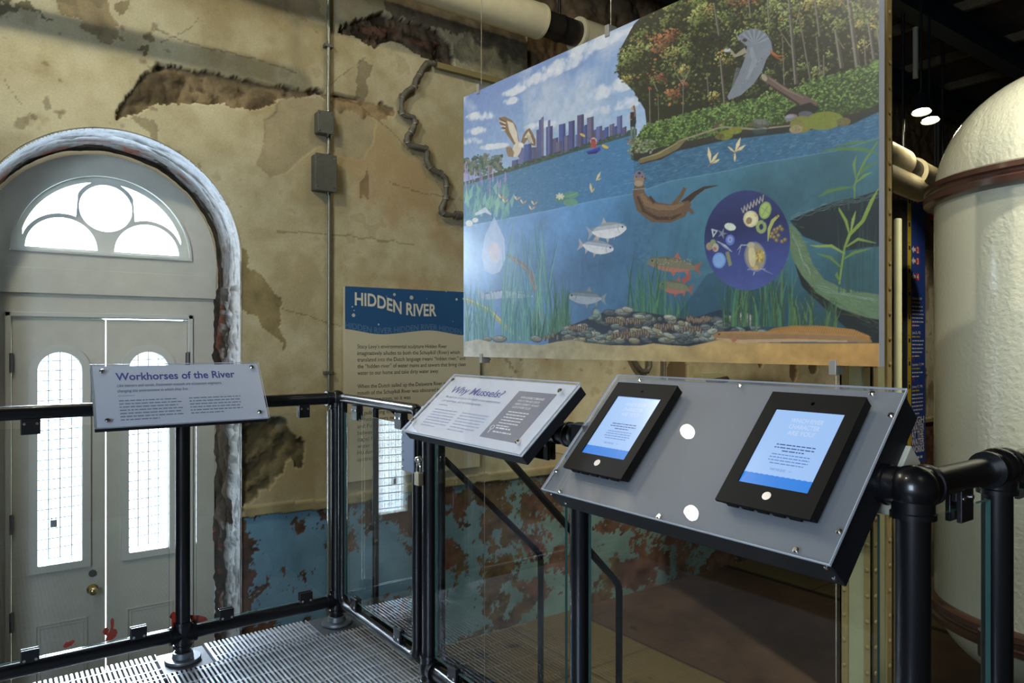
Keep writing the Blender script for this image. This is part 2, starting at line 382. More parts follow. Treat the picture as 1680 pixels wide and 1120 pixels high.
# ---- plaster wall: relief and paint from the patches where the plaster has come away
RES = .005; X0, X1 = -.45, 11.2
CW, CH = int((X1 - X0) / RES), int((ZC - ZF) / RES)
wc = Canvas(CH, CW, lambda u, v: ((ony(u, v, YW)[0] - X0) / RES, (ZC - ony(u, v, YW)[2]) / RES))
n1 = fbm((CH, CW), 10, 7, 1); n2 = fbm((CH, CW), 45, 6, 2); n3 = fbm((CH, CW), 150, 5, 3); n4 = fbm((CH, CW), 5, 3, 4)
zz = ZC - (np.arange(CH)[:, None] + .5) * RES + np.zeros((1, CW)); xx = X0 + (np.arange(CW)[None] + .5) * RES + np.zeros((CH, 1))
def mk(pts, ragged=2.5):
    """patch outline -> mask with a broken edge"""
    P = wc.cells(pts); m = wc.mask(P); out = np.zeros((CH, CW), bool)
    if m: out[m[0]] = m[1]
    iy = np.clip(np.arange(CH)[:, None] + (n3 * ragged + n2 * ragged).astype(int), 0, CH - 1); ix = np.clip(np.arange(CW)[None] + (np.roll(n3, 77, 1) * ragged + np.roll(n2, 99, 0) * ragged).astype(int), 0, CW - 1)
    return out[iy, ix]
base = srgb2lin(np.array([198, 191, 158.])); pale = srgb2lin(np.array([214, 207, 178.])); tan = srgb2lin(np.array([166, 153, 116.]))
t = np.clip(.52 + .20 * n1 + .20 * n2 + .10 * n3, 0, 1)[..., None]; col = tan * (1 - t) + base * t
t = np.clip((n4 - .4) * .6, 0, .8)[..., None]; col = col * (1 - t) + pale * t
t = np.clip((n2 + n3 * .6 - 1.9) * .7, 0, .35)[..., None]; col = col * (1 - t) + srgb2lin(np.array([140, 120, 82.])) * t
st = np.clip((fbm((CH, CW), 16, 5, 21) - 1.1) * .7, 0, .5)[..., None]; col = col * (1 - st) + srgb2lin(np.array([166, 136, 96.])) * st
sp_ = np.clip((fbm((CH, CW), 200, 3, 22) + .5 * n1 - 2.4) * 1.3, 0, .5)[..., None]; col = col * (1 - sp_) + srgb2lin(np.array([100, 84, 56.])) * sp_
dep = n2 * .0016 + n3 * .0006
def paint(pts, c, al=.85, depth=0.0, rough=0.0, ragged=2.5, var=.15, dark=None, edge=True):
    global col, dep
    m = mk(pts, ragged); c = srgb2lin(np.array(c, float)); k = (m * al)[..., None]; v = (1 + var * n2 + var * .7 * n3)[..., None]
    cc = c * np.clip(v, .4, 1.7)
    if dark is not None:
        kk = np.clip((n3 + n2 - .6) * .8, 0, .8)[..., None]; cc = cc * (1 - kk) + srgb2lin(np.array(dark, float)) * kk
    col = col * (1 - k) + cc * k; dep = np.where(m, depth + rough * (n2 * .6 + n3 * .8), dep)
# smoother grey render, old drips, peeled paint
paint([(455,168),(470,158),(540,166),(600,185),(618,200),(612,232),(598,262),(560,256),(530,238),(500,256),(470,284),(445,290),(421,270),(432,240),(436,200),(455,178)], (158,146,114), .95, .004, ragged=1.2, var=.06)
paint([(588,100),(612,108),(606,140),(600,168),(588,172),(584,150),(590,122)], (112,102,80), .7, ragged=2)
paint([(603,275),(606,290),(606,330),(598,323),(590,327),(591,300),(600,292)], (120,104,74), .95, .003, ragged=1)
paint([(395,408),(403,412),(410,440),(440,466),(452,481),(462,482),(467,494),(464,520),(461,540),(469,563),(466,576),(457,572),(462,562),(448,553),(438,540),(426,536),(416,520),(402,512),(395,500)], (134,120,82), .95, .004, ragged=1.8)
paint([(88,-5),(178,-5),(186,20),(200,44),(206,62),(196,73),(184,76),(170,70),(160,55),(130,38),(100,18)], (144,128,96), .8, .008, .004, 2.5, dark=(100,84,60))
paint([(-5,-5),(26,-5),(42,18),(52,28),(82,30),(66,36),(40,34),(0,34)], (96,92,70), .9, ragged=4)
paint([(215,191),(238,195),(258,202),(262,214),(258,226),(262,238),(246,232),(238,218),(228,205),(212,200)], (140,130,100), .8, .002, ragged=3.5)
paint([(193,5),(212,8),(214,24),(205,28),(194,18)], (128,116,86), .85, ragged=2); paint([(230,52),(247,50),(252,62),(248,70),(238,64)], (128,116,86), .85, ragged=2); paint([(228,74),(243,74),(245,84),(238,88)], (110,98,70), .85, ragged=2)
paint([(555,-5),(620,-5),(600,16),(560,20)], (170,150,128), .5, ragged=4)
paint([(630,-10),(760,-10),(870,40),(870,100),(840,92),(800,76),(760,55),(715,42),(670,34),(640,22)], (112,100,84), .85, .004, .003, 5, var=.25, dark=(70,60,50))
paint([(735,75),(780,60),(866,88),(866,130),(820,140),(780,120),(745,108)], (176,160,112), .5, .002, .004, 5, dark=(100,86,56))
paint([(455,0),(530,-5),(530,30),(500,40),(470,30)], (150,130,98), .6, ragged=5)
# deep losses down to rubble and brick
paint([(184,192),(200,168),(212,150),(224,132),(240,118),(257,109),(300,108),(322,115),(345,114),(372,122),(402,128),(440,138),(470,142),(520,150),(560,156),(600,163),(560,166),(520,160),(480,158),(455,164),(432,170),(418,174),(400,178),(380,176),(366,170),(330,172),(300,168),(262,168),(240,178),(226,186),(204,190)], (128,112,84), 1, .038, .013, 1.8, var=.32, dark=(66,54,40))
paint([(540,162),(600,166),(640,178),(656,184),(648,192),(630,196),(610,192),(570,180),(545,174)], (150,128,92), .9, .008, .006, 2.5, dark=(90,70,48))
paint([(554,57),(566,45),(582,37),(604,28),(620,24),(636,27),(652,28),(672,34),(694,38),(716,48),(728,58),(738,70),(745,92),(746,108),(738,114),(728,108),(716,98),(700,94),(684,88),(660,76),(640,72),(616,76),(596,70),(580,58)], (108,92,72), 1, .045, .013, 2, var=.3, dark=(52,42,32))
for (a, b, c, d) in ((590,42,655,55),(672,58,726,76),(588,55,640,62)):
    paint([(a, b), (c, d - 8), (c + 4, d), (a + 3, b + 9)], (132,84,62), .55, .036, .006, 2.5, var=.3, dark=(60,40,30))
paint([(352,690),(402,690),(440,682),(470,690),(486,712),(501,740),(502,752),(493,760),(484,748),(468,760),(450,785),(436,808),(420,822),(404,834),(352,834)], (116,104,74), 1, .035, .010, 3, var=.25, dark=(66,58,42))
# stone courses of the dark upper recess
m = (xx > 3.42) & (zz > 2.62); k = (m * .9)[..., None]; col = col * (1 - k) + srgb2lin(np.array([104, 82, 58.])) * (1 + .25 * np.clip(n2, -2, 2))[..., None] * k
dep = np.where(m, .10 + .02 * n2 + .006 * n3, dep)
# vertical weathering stripes to the far end
k = (np.clip(n4 + .7 * n2 - .2, 0, 1) * (xx > 6.2) * (zz > .4) * .75)[..., None]; col = col * (1 - k) + srgb2lin(np.array([120, 100, 70.])) * k
for cx, cz, rx, rz in ((6.42, 1.22, .05, .09), (5.15, 1.1, .12, .12), (7.4, 1.2, .12, .16), (7.0, 1.08, .06, .1), (9.1, 1.9, .08, .35), (10.0, .7, .05, .3)):
    m = ((xx - cx) / rx) ** 2 + ((zz - cz) / rz) ** 2 + .35 * n2 < 1; k = (m * .85)[..., None]; col = col * (1 - k) + srgb2lin(np.array([92, 74, 48.])) * k; dep = np.where(m, .02, dep)
# dado: ledge, then blue paint peeling to rust-brown plaster
zl = .345 + .012 * n1; low = zz < zl - .01
blue = srgb2lin(np.array([112, 150, 172.])); rust = srgb2lin(np.array([96, 70, 56.])); brown = srgb2lin(np.array([88, 74, 52.])); grn = srgb2lin(np.array([102, 126, 120.]))
q = np.clip((xx - 2.0) / 1.5, 0, 1)[..., None]; bl = blue * (1 - q) + grn * q; bl = bl * (1 + .1 * n2)[..., None]  # green end also darkened: the dimmer light there is put into the paint
peel = 1.1 * fbm((CH, CW), 55, 6, 11, .72) + np.clip((xx - 2.4) * .30, 0, 3) + np.clip((1.50 - xx) * 7, 0, 3) - .12 - .55 * (xx < 2.1); rb = np.where((fbm((CH, CW), 12, 4, 12) > -.3)[..., None], rust, brown) * (1 + .22 * n3)[..., None]
lc = np.where((peel > .15)[..., None], rb, bl); col = np.where(low[..., None], lc, col); dep = np.where(low, .012 + .0025 * (peel > .15) + .0008 * n3, dep)
led = (zz > zl - .01) & (zz < zl + .05) & (xx > 1.25); k = (led * .75)[..., None]; col = col * (1 - k) + srgb2lin(np.array([142, 128, 88.])) * (1 + .2 * n2)[..., None] * k; dep = np.where(led, -.022 + .004 * n2, dep)
# hairline cracks
for pts in ([(455,500),(480,510),(510,518),(560,535)],[(250,48),(300,68),(360,82),(420,96),(490,122)],[(600,95),(570,118),(545,138),(520,150)],[(556,160),(590,170),(610,190),(640,210),(668,243),(690,262),(712,290),(728,318)],[(455,380),(520,384),(600,392),(680,402)],[(10,130),(30,160),(60,200)],[(326,28),(318,42),(290,60),(262,72)],[(640,300),(700,318),(758,330)]):
    m = mk([(a, b - 1.0) for a, b in pts] + [(a, b + 1.1) for a, b in pts[::-1]], .9); k = (m * .5)[..., None]; col = col * (1 - k) + srgb2lin(np.array([92, 78, 52.])) * k
gx = np.concatenate([np.arange(X0, 3.55, .0075), np.arange(3.55, X1 - .02, .016), [X1 - .01]]); gz = np.concatenate([np.arange(ZF, ZC - .01, .0085), [ZC - .005]])
ci = np.clip(((gx - X0) / RES).astype(int), 0, CW - 1); ri = np.clip(((ZC - gz) / RES).astype(int), 0, CH - 1)
gc = col[ri][:, ci]; gd = dep[ri][:, ci]
GX, GZ = np.meshgrid(gx, gz)
# pull grid points near the arch onto its outline
def arch_d(x, z, r=RA):
    up = z > ZS; return np.where(up, np.hypot(x - XA, z - ZS) - r, np.abs(x - XA) - r)
d = arch_d(GX, GZ); near = np.abs(d) < .0048
up = GZ > ZS; rr = np.hypot(GX - XA, GZ - ZS) + 1e-9
SX = np.where(up, XA + (GX - XA) / rr * RA, XA + np.sign(GX - XA) * RA); SZ = np.where(up, ZS + (GZ - ZS) / rr * RA, GZ)
GX2 = np.where(near, SX, GX); GZ2 = np.where(near, SZ, GZ); gd = np.where(np.abs(d) < .02, gd * .3, gd)
cx_ = (GX2[:-1, :-1] + GX2[1:, 1:]) / 2; cz_ = (GZ2[:-1, :-1] + GZ2[1:, 1:]) / 2; keep = arch_d(cx_, cz_) > -.0005
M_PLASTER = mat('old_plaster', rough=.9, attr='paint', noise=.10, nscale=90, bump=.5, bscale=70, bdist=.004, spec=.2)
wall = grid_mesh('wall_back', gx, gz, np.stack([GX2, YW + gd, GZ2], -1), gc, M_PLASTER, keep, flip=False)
wall['kind'] = 'structure'

# ---- reveal of the arch
npz, nt = 620, 40
per = []
Lj = ZS - ZF; tot = 2 * Lj + pi * RA
for s in np.linspace(0, tot, npz):
    if s < Lj: per.append((1, 0, ZF + s, 1, 0))
    elif s < Lj + pi * RA: a = (s - Lj) / RA; per.append((cos(a), sin(a), ZS, 0, a))
    else: per.append((-1, 0, ZF + (tot - s), -1, 0))
per = np.array(per); tt = np.linspace(-.012, 1.06, nt)
rn = fbm((npz, nt * 6), 40, 6, 31)[:, ::6]; rn2 = fbm((npz, nt * 6), 120, 4, 32)[:, ::6]
rad = RA + .006 - .022 * np.clip(tt, 0, 1)[None] + np.zeros((npz, 1))
zj = per[:, 2]; jamb = (per[:, 3] != 0) & (zj < 1.74); rjam = jamb & (per[:, 3] > 0)
amp = np.where(jamb, .018, .006)[:, None] * np.clip(tt * 6, 0.0, 1)[None]
rad = rad - rn * amp * .7 - rn2 * amp * .35 - np.where(rjam, .012, 0)[:, None] * np.clip(tt * 5, 0, 1)[None]
posr = np.stack([XA + per[:, 0:1] * rad, YW + tt[None] * (YD - YW) + np.zeros((npz, 1)), np.where(per[:, 3:4] != 0, zj[:, None], ZS + per[:, 1:2] * rad)], -1)
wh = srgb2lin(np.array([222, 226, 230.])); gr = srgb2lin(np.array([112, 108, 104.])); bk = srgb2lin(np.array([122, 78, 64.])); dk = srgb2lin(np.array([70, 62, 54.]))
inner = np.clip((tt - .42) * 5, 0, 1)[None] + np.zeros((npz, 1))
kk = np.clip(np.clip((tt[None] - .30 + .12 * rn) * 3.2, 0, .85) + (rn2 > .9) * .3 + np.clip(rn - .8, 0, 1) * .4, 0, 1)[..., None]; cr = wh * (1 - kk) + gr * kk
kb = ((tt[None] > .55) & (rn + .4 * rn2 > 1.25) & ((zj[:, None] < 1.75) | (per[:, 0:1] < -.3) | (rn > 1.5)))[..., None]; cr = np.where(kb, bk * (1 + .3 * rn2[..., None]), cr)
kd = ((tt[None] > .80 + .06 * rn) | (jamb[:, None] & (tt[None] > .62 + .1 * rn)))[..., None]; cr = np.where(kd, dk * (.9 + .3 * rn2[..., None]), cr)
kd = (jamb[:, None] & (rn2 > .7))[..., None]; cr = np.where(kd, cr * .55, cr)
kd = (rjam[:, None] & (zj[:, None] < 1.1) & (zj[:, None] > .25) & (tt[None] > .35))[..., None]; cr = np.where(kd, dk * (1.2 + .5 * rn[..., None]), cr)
M_LIME = mat('limewashed_stone', rough=.85, attr='paint', noise=.12, nscale=60, bump=.7, bscale=45, bdist=.006, spec=.2)
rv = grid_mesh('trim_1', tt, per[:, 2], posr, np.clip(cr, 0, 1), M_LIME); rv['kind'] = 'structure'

# ---- double door with fanlight
door = thing('door_1', None, None, (XA, YD, ZF), kind='structure')
fr = XYZ((XA, YD, 0))
def archloop(r, zc, zb, n=40, cx=0.0): return [(cx - r, zb), (cx + r, zb)] + arc(cx, zc, r, 0, pi, n)
ring = lambda r, n=40, cx=0, cz=0: [(cx + r * cos(2 * pi * i / n), cz + r * sin(2 * pi * i / n)) for i in range(n)]
mb = MB(); plate(mb, fr, [[(-.625, 1.667), (.625, 1.667), (.625, 1.88)] + arc(0, 1.88, .625, 0, pi, 48)[1:-1] + [(-.625, 1.88)], [(-.478, 1.905), (.478, 1.905)] + arc(0, 1.905, .474, 0, pi, 48)[1:-1]], -.05, .02)
mb.fbox(fr, -.625, 1.667, .625, 1.813, .02, .026)
fan = part('fanlight_frame', mb, M_DOOR, door, bev=.003)
mb = MB(); O = arc(0, 1.905, .477, 0, pi, 48); I = arc(0, 1.918, .455, 0, pi, 48)
plate(mb, fr, [[(-.477, 1.902), (.477, 1.902)] + O[1:-1], [(-.462, 1.915), (.462, 1.915)] + arc(0, 1.915, .462, 0, pi, 48)[1:-1]], .0, .034)
part('fanlight_bead', mb, M_MOULD, fan, bev=.003)
def side_light(sg):
    lo, hi = [], []
    for x in np.linspace(.078, .418, 36):
        top = 1.91 + math.sqrt(.436 ** 2 - x * x); b1 = 2.192 + math.sqrt(max(.164 ** 2 - x * x, 0)) if x < .155 else 0
        q = .204 ** 2 - (x - .225) ** 2; b2 = 1.935 + math.sqrt(q) if q > 0 else 1.935
        lo.append((sg * x, max(b1, b2))); hi.append((sg * x, top))
    return lo + hi[::-1]
mb = MB(); plate(mb, fr, [[(-.47, 1.905), (.47, 1.905)] + arc(0, 1.91, .47, 0, pi, 48)[1:-1]] + [[(k * .225 - .180, 1.935), (k * .225 + .180, 1.935)] + arc(k * .225, 1.935, .180, 0, pi, 28)[1:-1] for k in (-1, 1)]
      + [ring(.140, 40, 0, 2.192), side_light(1), side_light(-1)], -.03, -.005)
part('fanlight_muntins', mb, M_MOULD, fan)
M_PANE = clear_mat('window_pane', (.97, .98, .98))
mb = MB(); plate(mb, fr, [[(-.46, 1.91), (.46, 1.91)] + arc(0, 1.91, .46, 0, pi, 48)[1:-1]], -.042, -.036); part('pane', mb, M_PANE, fan)
# frame round the leaves
mb = MB(); Z = lambda z: z
plate(mb, fr, [[(-.625, -.80), (-.47, -.80), (-.47, 1.53), (.457, 1.53), (.457, -.80), (.618, -.80), (.618, 1.667), (-.625, 1.667)]], -.06, .0)
part('door_frame', mb, M_DOOR, door, bev=.003)
mb = MB()
for x0, x1 in ((-.50, -.472), (.459, .487)): mb.fbox(fr, x0, -.80, x1, 1.56, 0, .014)
mb.fbox(fr, -.50, 1.532, .487, 1.56, 0, .014); part('frame_moulding', mb, M_MOULD, door, bev=.004)
def leaf(x0, x1, wx0, wx1, hinge_x, knob):
    xm, r = (wx0 + wx1) / 2, (wx1 - wx0) / 2
    mb = MB(); plate(mb, fr, [[(x0, -.79), (x1, -.79), (x1, 1.524), (x0, 1.524)], archloop(r, 1.218, .102, 28, xm)], -.055, -.010)
    lf = part('door_leaf', mb, M_DOOR, door, loc=(XA + x0, YD, -.79))
    mb = MB(); plate(mb, fr, [archloop(r + .045, 1.218, .057, 32, xm), archloop(r + .002, 1.218, .10, 32, xm)], -.010, .010); part('window_moulding', mb, M_MOULD, lf, bev=.008, bseg=3)
    mb = MB()
    z = .102 + .028
    while z < 1.218 + r:
        hw = r if z < 1.218 else math.sqrt(max(r * r - (z - 1.218) ** 2, 0)); mb.tube([fr[0] + fr[1] * (xm - hw) + fr[2] * (z - .004) + np.array([0, .035, 0]), fr[0] + fr[1] * (xm + hw) + fr[2] * (z + .002) + np.array([0, .035, 0])], .0036, 6); z += .0575
    for k in range(-3, 4):
        x = k * .0575 + .003
        if abs(x) < r: top = 1.218 + math.sqrt(r * r - x * x); mb.tube([fr[0] + fr[1] * (xm + x) + fr[2] * .10 + np.array([0, .037, 0]), fr[0] + fr[1] * (xm + x) + fr[2] * top + np.array([0, .037, 0])], .0036, 6)
    part('wire_mesh', mb, M_WIRE, lf)
    mb = MB(); plate(mb, fr, [archloop(r, 1.218, .10, 28, xm)], -.047, -.043); part('pane', mb, clear_mat('grey_window_pane', (.72, .72, .72)), lf)
    mb = MB()
    for a, b, h in ((0, 0, .004), (.018, .018, .0)):
        px0, px1, pz0, pz1 = wx0 - .012 + a, wx1 + .03 - a, -.66 + b, -.243 - b; w = .007
        mb.fbox(fr, px0, pz0, px0 + w, pz1, -.010, -.006 + h); mb.fbox(fr, px1 - w, pz0, px1, pz1, -.010, -.006 + h); mb.fbox(fr, px0 + w, pz1 - w, px1 - w, pz1, -.010, -.006 + h); mb.fbox(fr, px0 + w, pz0, px1 - w, pz0 + w, -.010, -.006 + h)
    part('panel_moulding', mb, M_DOOR, lf, bev=.002)
    for z in (1.27, .36, -.19, -.62):
        mb = MB(); mb.tube([(XA + hinge_x, YD - .016, z - .055), (XA + hinge_x, YD - .016, z + .055)], .0095, 12); mb.fbox(fr, hinge_x - .012, z - .05, hinge_x + .012, z + .05, -.010, .004); part('hinge', mb, M_HINGE, lf, smooth=True)
    if knob:
        c = fr[0] + fr[1] * -.071 + fr[2] * -.086
        mb = MB(); mb.disc(fr, -.071, -.086, -.010, -.003, .031, 28); mb.tube([c + [0, .005, 0], c + [0, -.028, 0]], .011, 14); mb.ball(c + [0, -.043, 0], .025, sc=(1, .8, 1)); part('knob', mb, M_BRASS, lf, smooth=True)
        mb = MB(); mb.disc(fr, -.071, .008, -.010, -.002, .021, 24); mb.disc(fr, -.071, .008, -.002, .002, .010, 16); part('deadbolt', mb, M_HINGE, lf, smooth=True)
    return lf
leaf(-.468, -.004, -.345, -.127, -.470, True)
l2 = leaf(.003, .455, .124, .340, .457, False)
# masonry behind the frame, and stops behind the leaves
mb = MB(); plate(mb, fr, [[(-1.0, -.81), (1.0, -.81), (1.0, 2.9), (-1.0, 2.9)], [(-.61, -.80), (.605, -.80), (.605, 1.88)] + arc(0, 1.88, .607, 0, pi, 48)[1:-1] + [(-.61, 1.88)]], -.30, -.056); mk_ = part('trim_3', mb, mat('dark_masonry', (.05, .04, .035), .9)); mk_['kind'] = 'structure'
mb = MB(); mb.fbox(fr, -.49, -.79, -.455, 1.55, -.075, -.0605); mb.fbox(fr, .44, -.79, .475, 1.55, -.075, -.0605); mb.fbox(fr, -.455, 1.50, -.010, 1.55, -.075, -.0605); mb.fbox(fr, -.47, -.80, .47, -.76, -.075, -.0605); part('door_stop', mb, M_DOOR, door)
# threshold floor between wall and door
mb = MB(); mb.box((XA - .7, YW - .05, ZF - .12), (XA + .7, YD + .25, ZF)); th = part('trim_2', mb, mat('threshold', (.08, .075, .065), .8), None); th['kind'] = 'structure'
# little padlock on the wire of the first leaf
pl = thing('padlock', 'small grey padlock on the wire mesh of the door window nearer the knob', 'padlock', ony(88, 858, YD + .03))
c = ony(88, 858, YD + .026); mb = MB(); mb.box(c + [-.017, -.006, -.024], c + [.017, .006, .02]); part('body', mb, mat('grey_padlock', (.35, .38, .42), .4, .5), pl, bev=.003)
mb = MB(); mb.tube([c + [-.010, 0, .02], c + [-.010, 0, .036], c + [-.004, 0, .043], c + [.004, 0, .043], c + [.010, 0, .036], c + [.010, 0, .02]], .0025, 8); part('shackle', mb, M_CHROME, pl, smooth=True)

# ---- floor
M_FLOOR = mat('worn_floor', rough=.75, attr='paint', noise=.12, nscale=25, bump=.2, bscale=50)
FX = np.arange(-3.0, 11.22, .02); FY = np.arange(-3.0, 4.56, .02); sh = (len(FY), len(FX)); f1 = fbm(sh, 20, 6, 41); f2 = fbm(sh, 90, 5, 42)
fc = srgb2lin(np.array([84, 66, 50.])) * (1 + .16 * f1 + .10 * f2)[..., None]
gx_, gy_ = np.meshgrid(FX, FY); ply = srgb2lin(np.array([104, 92, 60.])) * (1 + .04 * f1)[..., None]
pm = ((gx_ > 1.5) & (gx_ < 3.86) & (gy_ > 2.0)) | ((gx_ > 5.88) & (gy_ > .5)); fc = np.where(pm[..., None], ply, fc)
for a in (2.62, 3.24, 3.86): fc[(np.abs(gx_ - a) < .011) & (gx_ < 3.9) & (gy_ > 2)] *= .45
for a in (2.85, 3.62): fc[(np.abs(gy_ - a) < .011) & pm] *= .5
fc[np.abs(gx_ - 5.88) < .022] *= .15
sp = (f2 > 2.0) & (gx_ < 4.3); fc[sp] *= .35; fc = np.clip(fc, 0.002, 1)
fl = grid_mesh('floor', FX, FY, np.stack([gx_, gy_, ZF + .004 * pm], -1), fc, M_FLOOR); fl['kind'] = 'structure'

# ---- other walls, ceiling
M_STONE = mat('rough_stone_wall', (.22, .18, .12), .9, noise=.35, nscale=4, bump=.5, bscale=12, bdist=.02)
def wallbox(name, a, b, m=M_STONE): mb = MB(); mb.box(a, b); o = part(name, mb, m); o['kind'] = 'structure'; return o
wallbox('wall_right', (11.19, -3.2, ZF), (11.4, 4.7, ZC)); wallbox('wall_front', (-3.2, -3.2, ZF), (11.4, -3.0, ZC))
mb = MB()
mb.box((-3.2, -3.2, ZF), (-3, -1.4, ZC)); mb.box((-3.2, .2, ZF), (-3, 4.7, ZC)); mb.box((-3.2, -1.4, ZF), (-3, .2, 1.0)); mb.box((-3.2, -1.4, 3.0), (-3, .2, ZC)); o = part('wall_left', mb, M_STONE); o['kind'] = 'structure'
mb = MB()
for z in (1.0, 1.48, 1.98, 2.48, 2.96): mb.box((-3.06, -1.4, z), (-3.03, .2, z + .04))
for y in (-1.4, -.88, -.36, .16): mb.box((-3.06, y, 1.0), (-3.03, y + .04, 3.0))
o = part('window_1', mb, M_DOOR); o['kind'] = 'structure'
mb = MB(); mb.box((-3.2, YW + .001, ZF), (X0 + .01, YW + .2, ZC)); o = part('wall_back_end', mb, M_STONE); o.name = 'wall_back_left'; o['kind'] = 'structure'
M_CEIL = mat('dark_ceiling', (.035, .022, .015), .9, noise=.5, nscale=3, bump=.4, bscale=20, bdist=.01)
mb = MB(); mb.box((-3.2, -3.2, ZC), (11.4, 5.3, ZC + .15)); ceil = part('ceiling', mb, M_CEIL); ceil['kind'] = 'structure'
M_BEAM = mat('dark_blue_steel_beam', (.012, .022, .030), .5, .2); M_JOIST = mat('old_joist', (.11, .085, .05), .8, noise=.3, nscale=10)
for y in (4.15, 3.1, 2.0, .9, -.4, -1.7):
    mb = MB(); mb.box((-3, y - .08, 4.28), (11.19, y + .08, 4.30)); mb.box((-3, y - .012, 4.30), (11.19, y + .012, 4.50)); mb.box((-3, y - .08, 4.50), (11.19, y + .08, 4.52)); part('beam', mb, M_BEAM, ceil)
for x in (3.9, 5.1, 6.3, 7.5, 8.7, 9.7):
    mb = MB(); mb.box((x - .03, -3, 4.53), (x + .03, 4.5, ZC)); part('joist', mb, M_JOIST, ceil)

# ================================================================ PLATFORM
# pressed steel grating: close bars along y, cross rods every 10 cm; each panel lifts out
GY0, GY1 = .35, 3.52
def grating(x0, x1, y0, y1, cut=None):
    mb = MB(); p = .0185; n = int((x1 - x0) / p)
    for i in range(n):
        x = x0 + (i + .5) * p; ye = y1
        if cut and cut[0] < x < cut[1]: ye = cut[2]
        vs = [(x - .0046, y0, 0), (x + .0046, y0, 0), (x + .0022, y0, -.030), (x - .0022, y0, -.030), (x - .0046, ye, 0), (x + .0046, ye, 0), (x + .0022, ye, -.030), (x - .0022, ye, -.030)]
        mb.add(vs, [(0, 1, 5, 4), (1, 2, 6, 5), (3, 0, 4, 7), (0, 3, 2, 1), (4, 5, 6, 7)])
    y = y0 + .06
    while y < y1 - .02:
        segs = [(x0, x1)]
        if cut and y > cut[2] - .004: segs = [(x0, max(x0, cut[0])), (min(x1, cut[1]), x1)]
        for a, b in segs:
            if b - a > .01: mb.box((a, y - .003, -.010), (b, y + .003, -.0005))
        y += .1016
    for a in (x0 + .001, x1 - .004): mb.box((a, y0, -.030), (a + .003, y1 if not (cut and cut[0] < a < cut[1]) else cut[2], .0005))
    mb.box((x0, y0 - .002, -.030), (x1, y0 + .002, .0005))
    if cut: mb.box((cut[0], cut[2] - .003, -.03), (cut[1], cut[2], .0005)); 
    return mb
panels = [(-.60, .598, GY0, 3.285, None, 'long grating panel on the door side of the walkway'), (-.60, .598, 3.29, GY1, None, 'narrow grating strip under the railing, door side of the middle post'),
          (.602, 1.50, GY0, 3.285, None, 'long grating panel running from the corner post towards the gate'), (.80, 1.28, 3.29, GY1, None, 'narrow grating strip under the railing between the two posts')]
for x0, x1, y0, y1, c, lb in panels: tag(part('grating_panel', grating(x0, x1, y0, y1, c), M_STEEL, loc=(x0, y0, -.03)), lb, 'grating', 'steel grating panels of the walkway')
fr_ = thing('walkway_frame', 'dark steel framing carrying the walkway grating', 'frame', (0, 2, ZF))
mb = MB()
for y in (.36, 1.4, 2.4, 3.40): mb.box((-.6, y - .03, -.13), (1.50, y + .03, -.031))
mb.box((-.62, .35, -.13), (-.56, 3.55, -.031)); mb.box((1.44, .35, -.14), (1.505, 3.55, -.031)); mb.box((.585, .35, -.13), (.62, 3.5, -.031)); part('joists', mb, M_BLACKBOX, fr_)
for a_, b_ in ((.60, .795), (1.285, 1.50)): mb = MB(); mb.box((a_, 3.31, -.028), (b_, 3.53, -.012)); part('base_plate', mb, mat('grey_plate', (.10, .11, .12), .5, .5), fr_)
for x in (-.55, 1.47):
    for y in (.5, 3.45): mb = MB(); mb.box((x - .03, y - .03, ZF), (x + .03, y + .03, -.13)); part('leg', mb, M_BLACKBOX, fr_)

# ================================================================ RAILINGS
RP = .030; ZT, ZB = 1.108, .105; XB, YA, YC = 1.405, 3.415, .655
def post(x, y, par, z1=ZT, flange=True, cap=True):
    mb = MB(); mb.tube([(x, y, .0), (x, y, z1)], RP, 24); p = part('post', mb, M_BLACK, par, smooth=True, loc=(x, y, 0))
    if flange:
        mb = MB(); mb.lathe([(0, .012), (.072, .012), (.074, .008), (.074, 0)], (x, y, -.008)); mb.lathe([(.034, .03), (.040, .028), (.044, .006)], (x, y, .0)); part('base_flange', mb, mat('grey_flange', (.16, .18, .20), .4, .6), p, smooth=True)
def fitting(x, y, z, par, dirs, r=.037, ball=False):
    """pipe socket with short collars in the listed directions"""
    mb = MB(); c = np.array([x, y, z], float)
    if ball: mb.ball(c, r * 1.18, 24, 14)
    for d in dirs:
        d = np.array(d, float); L = .055; mb.tube([c - d * (0 if ball else .0), c + d * (L - .012), c + d * (L - .010), c + d * L], [r, r, r * 1.08, r * 1.08], 24)
    part('fitting', mb, M_BLACK, par, smooth=True)
def pane(x0, y0, x1, y1, z0, z1, par, t=.010, decal=None):
    mb = MB(); d = np.array([x1 - x0, y1 - y0, 0]); L = np.linalg.norm(d); ux = d / L; n = np.array([-ux[1], ux[0], 0]); f = (np.array([x0, y0, z0]), ux, np.array([0, 0, 1.]), n)
    mb.fbox(f, 0, 0, L, z1 - z0, -t / 2, t / 2, mi=1, top=0)
    return part('glass_panel', mb, [M_GLASS, M_EDGE], par, loc=(x0, y0, z0))
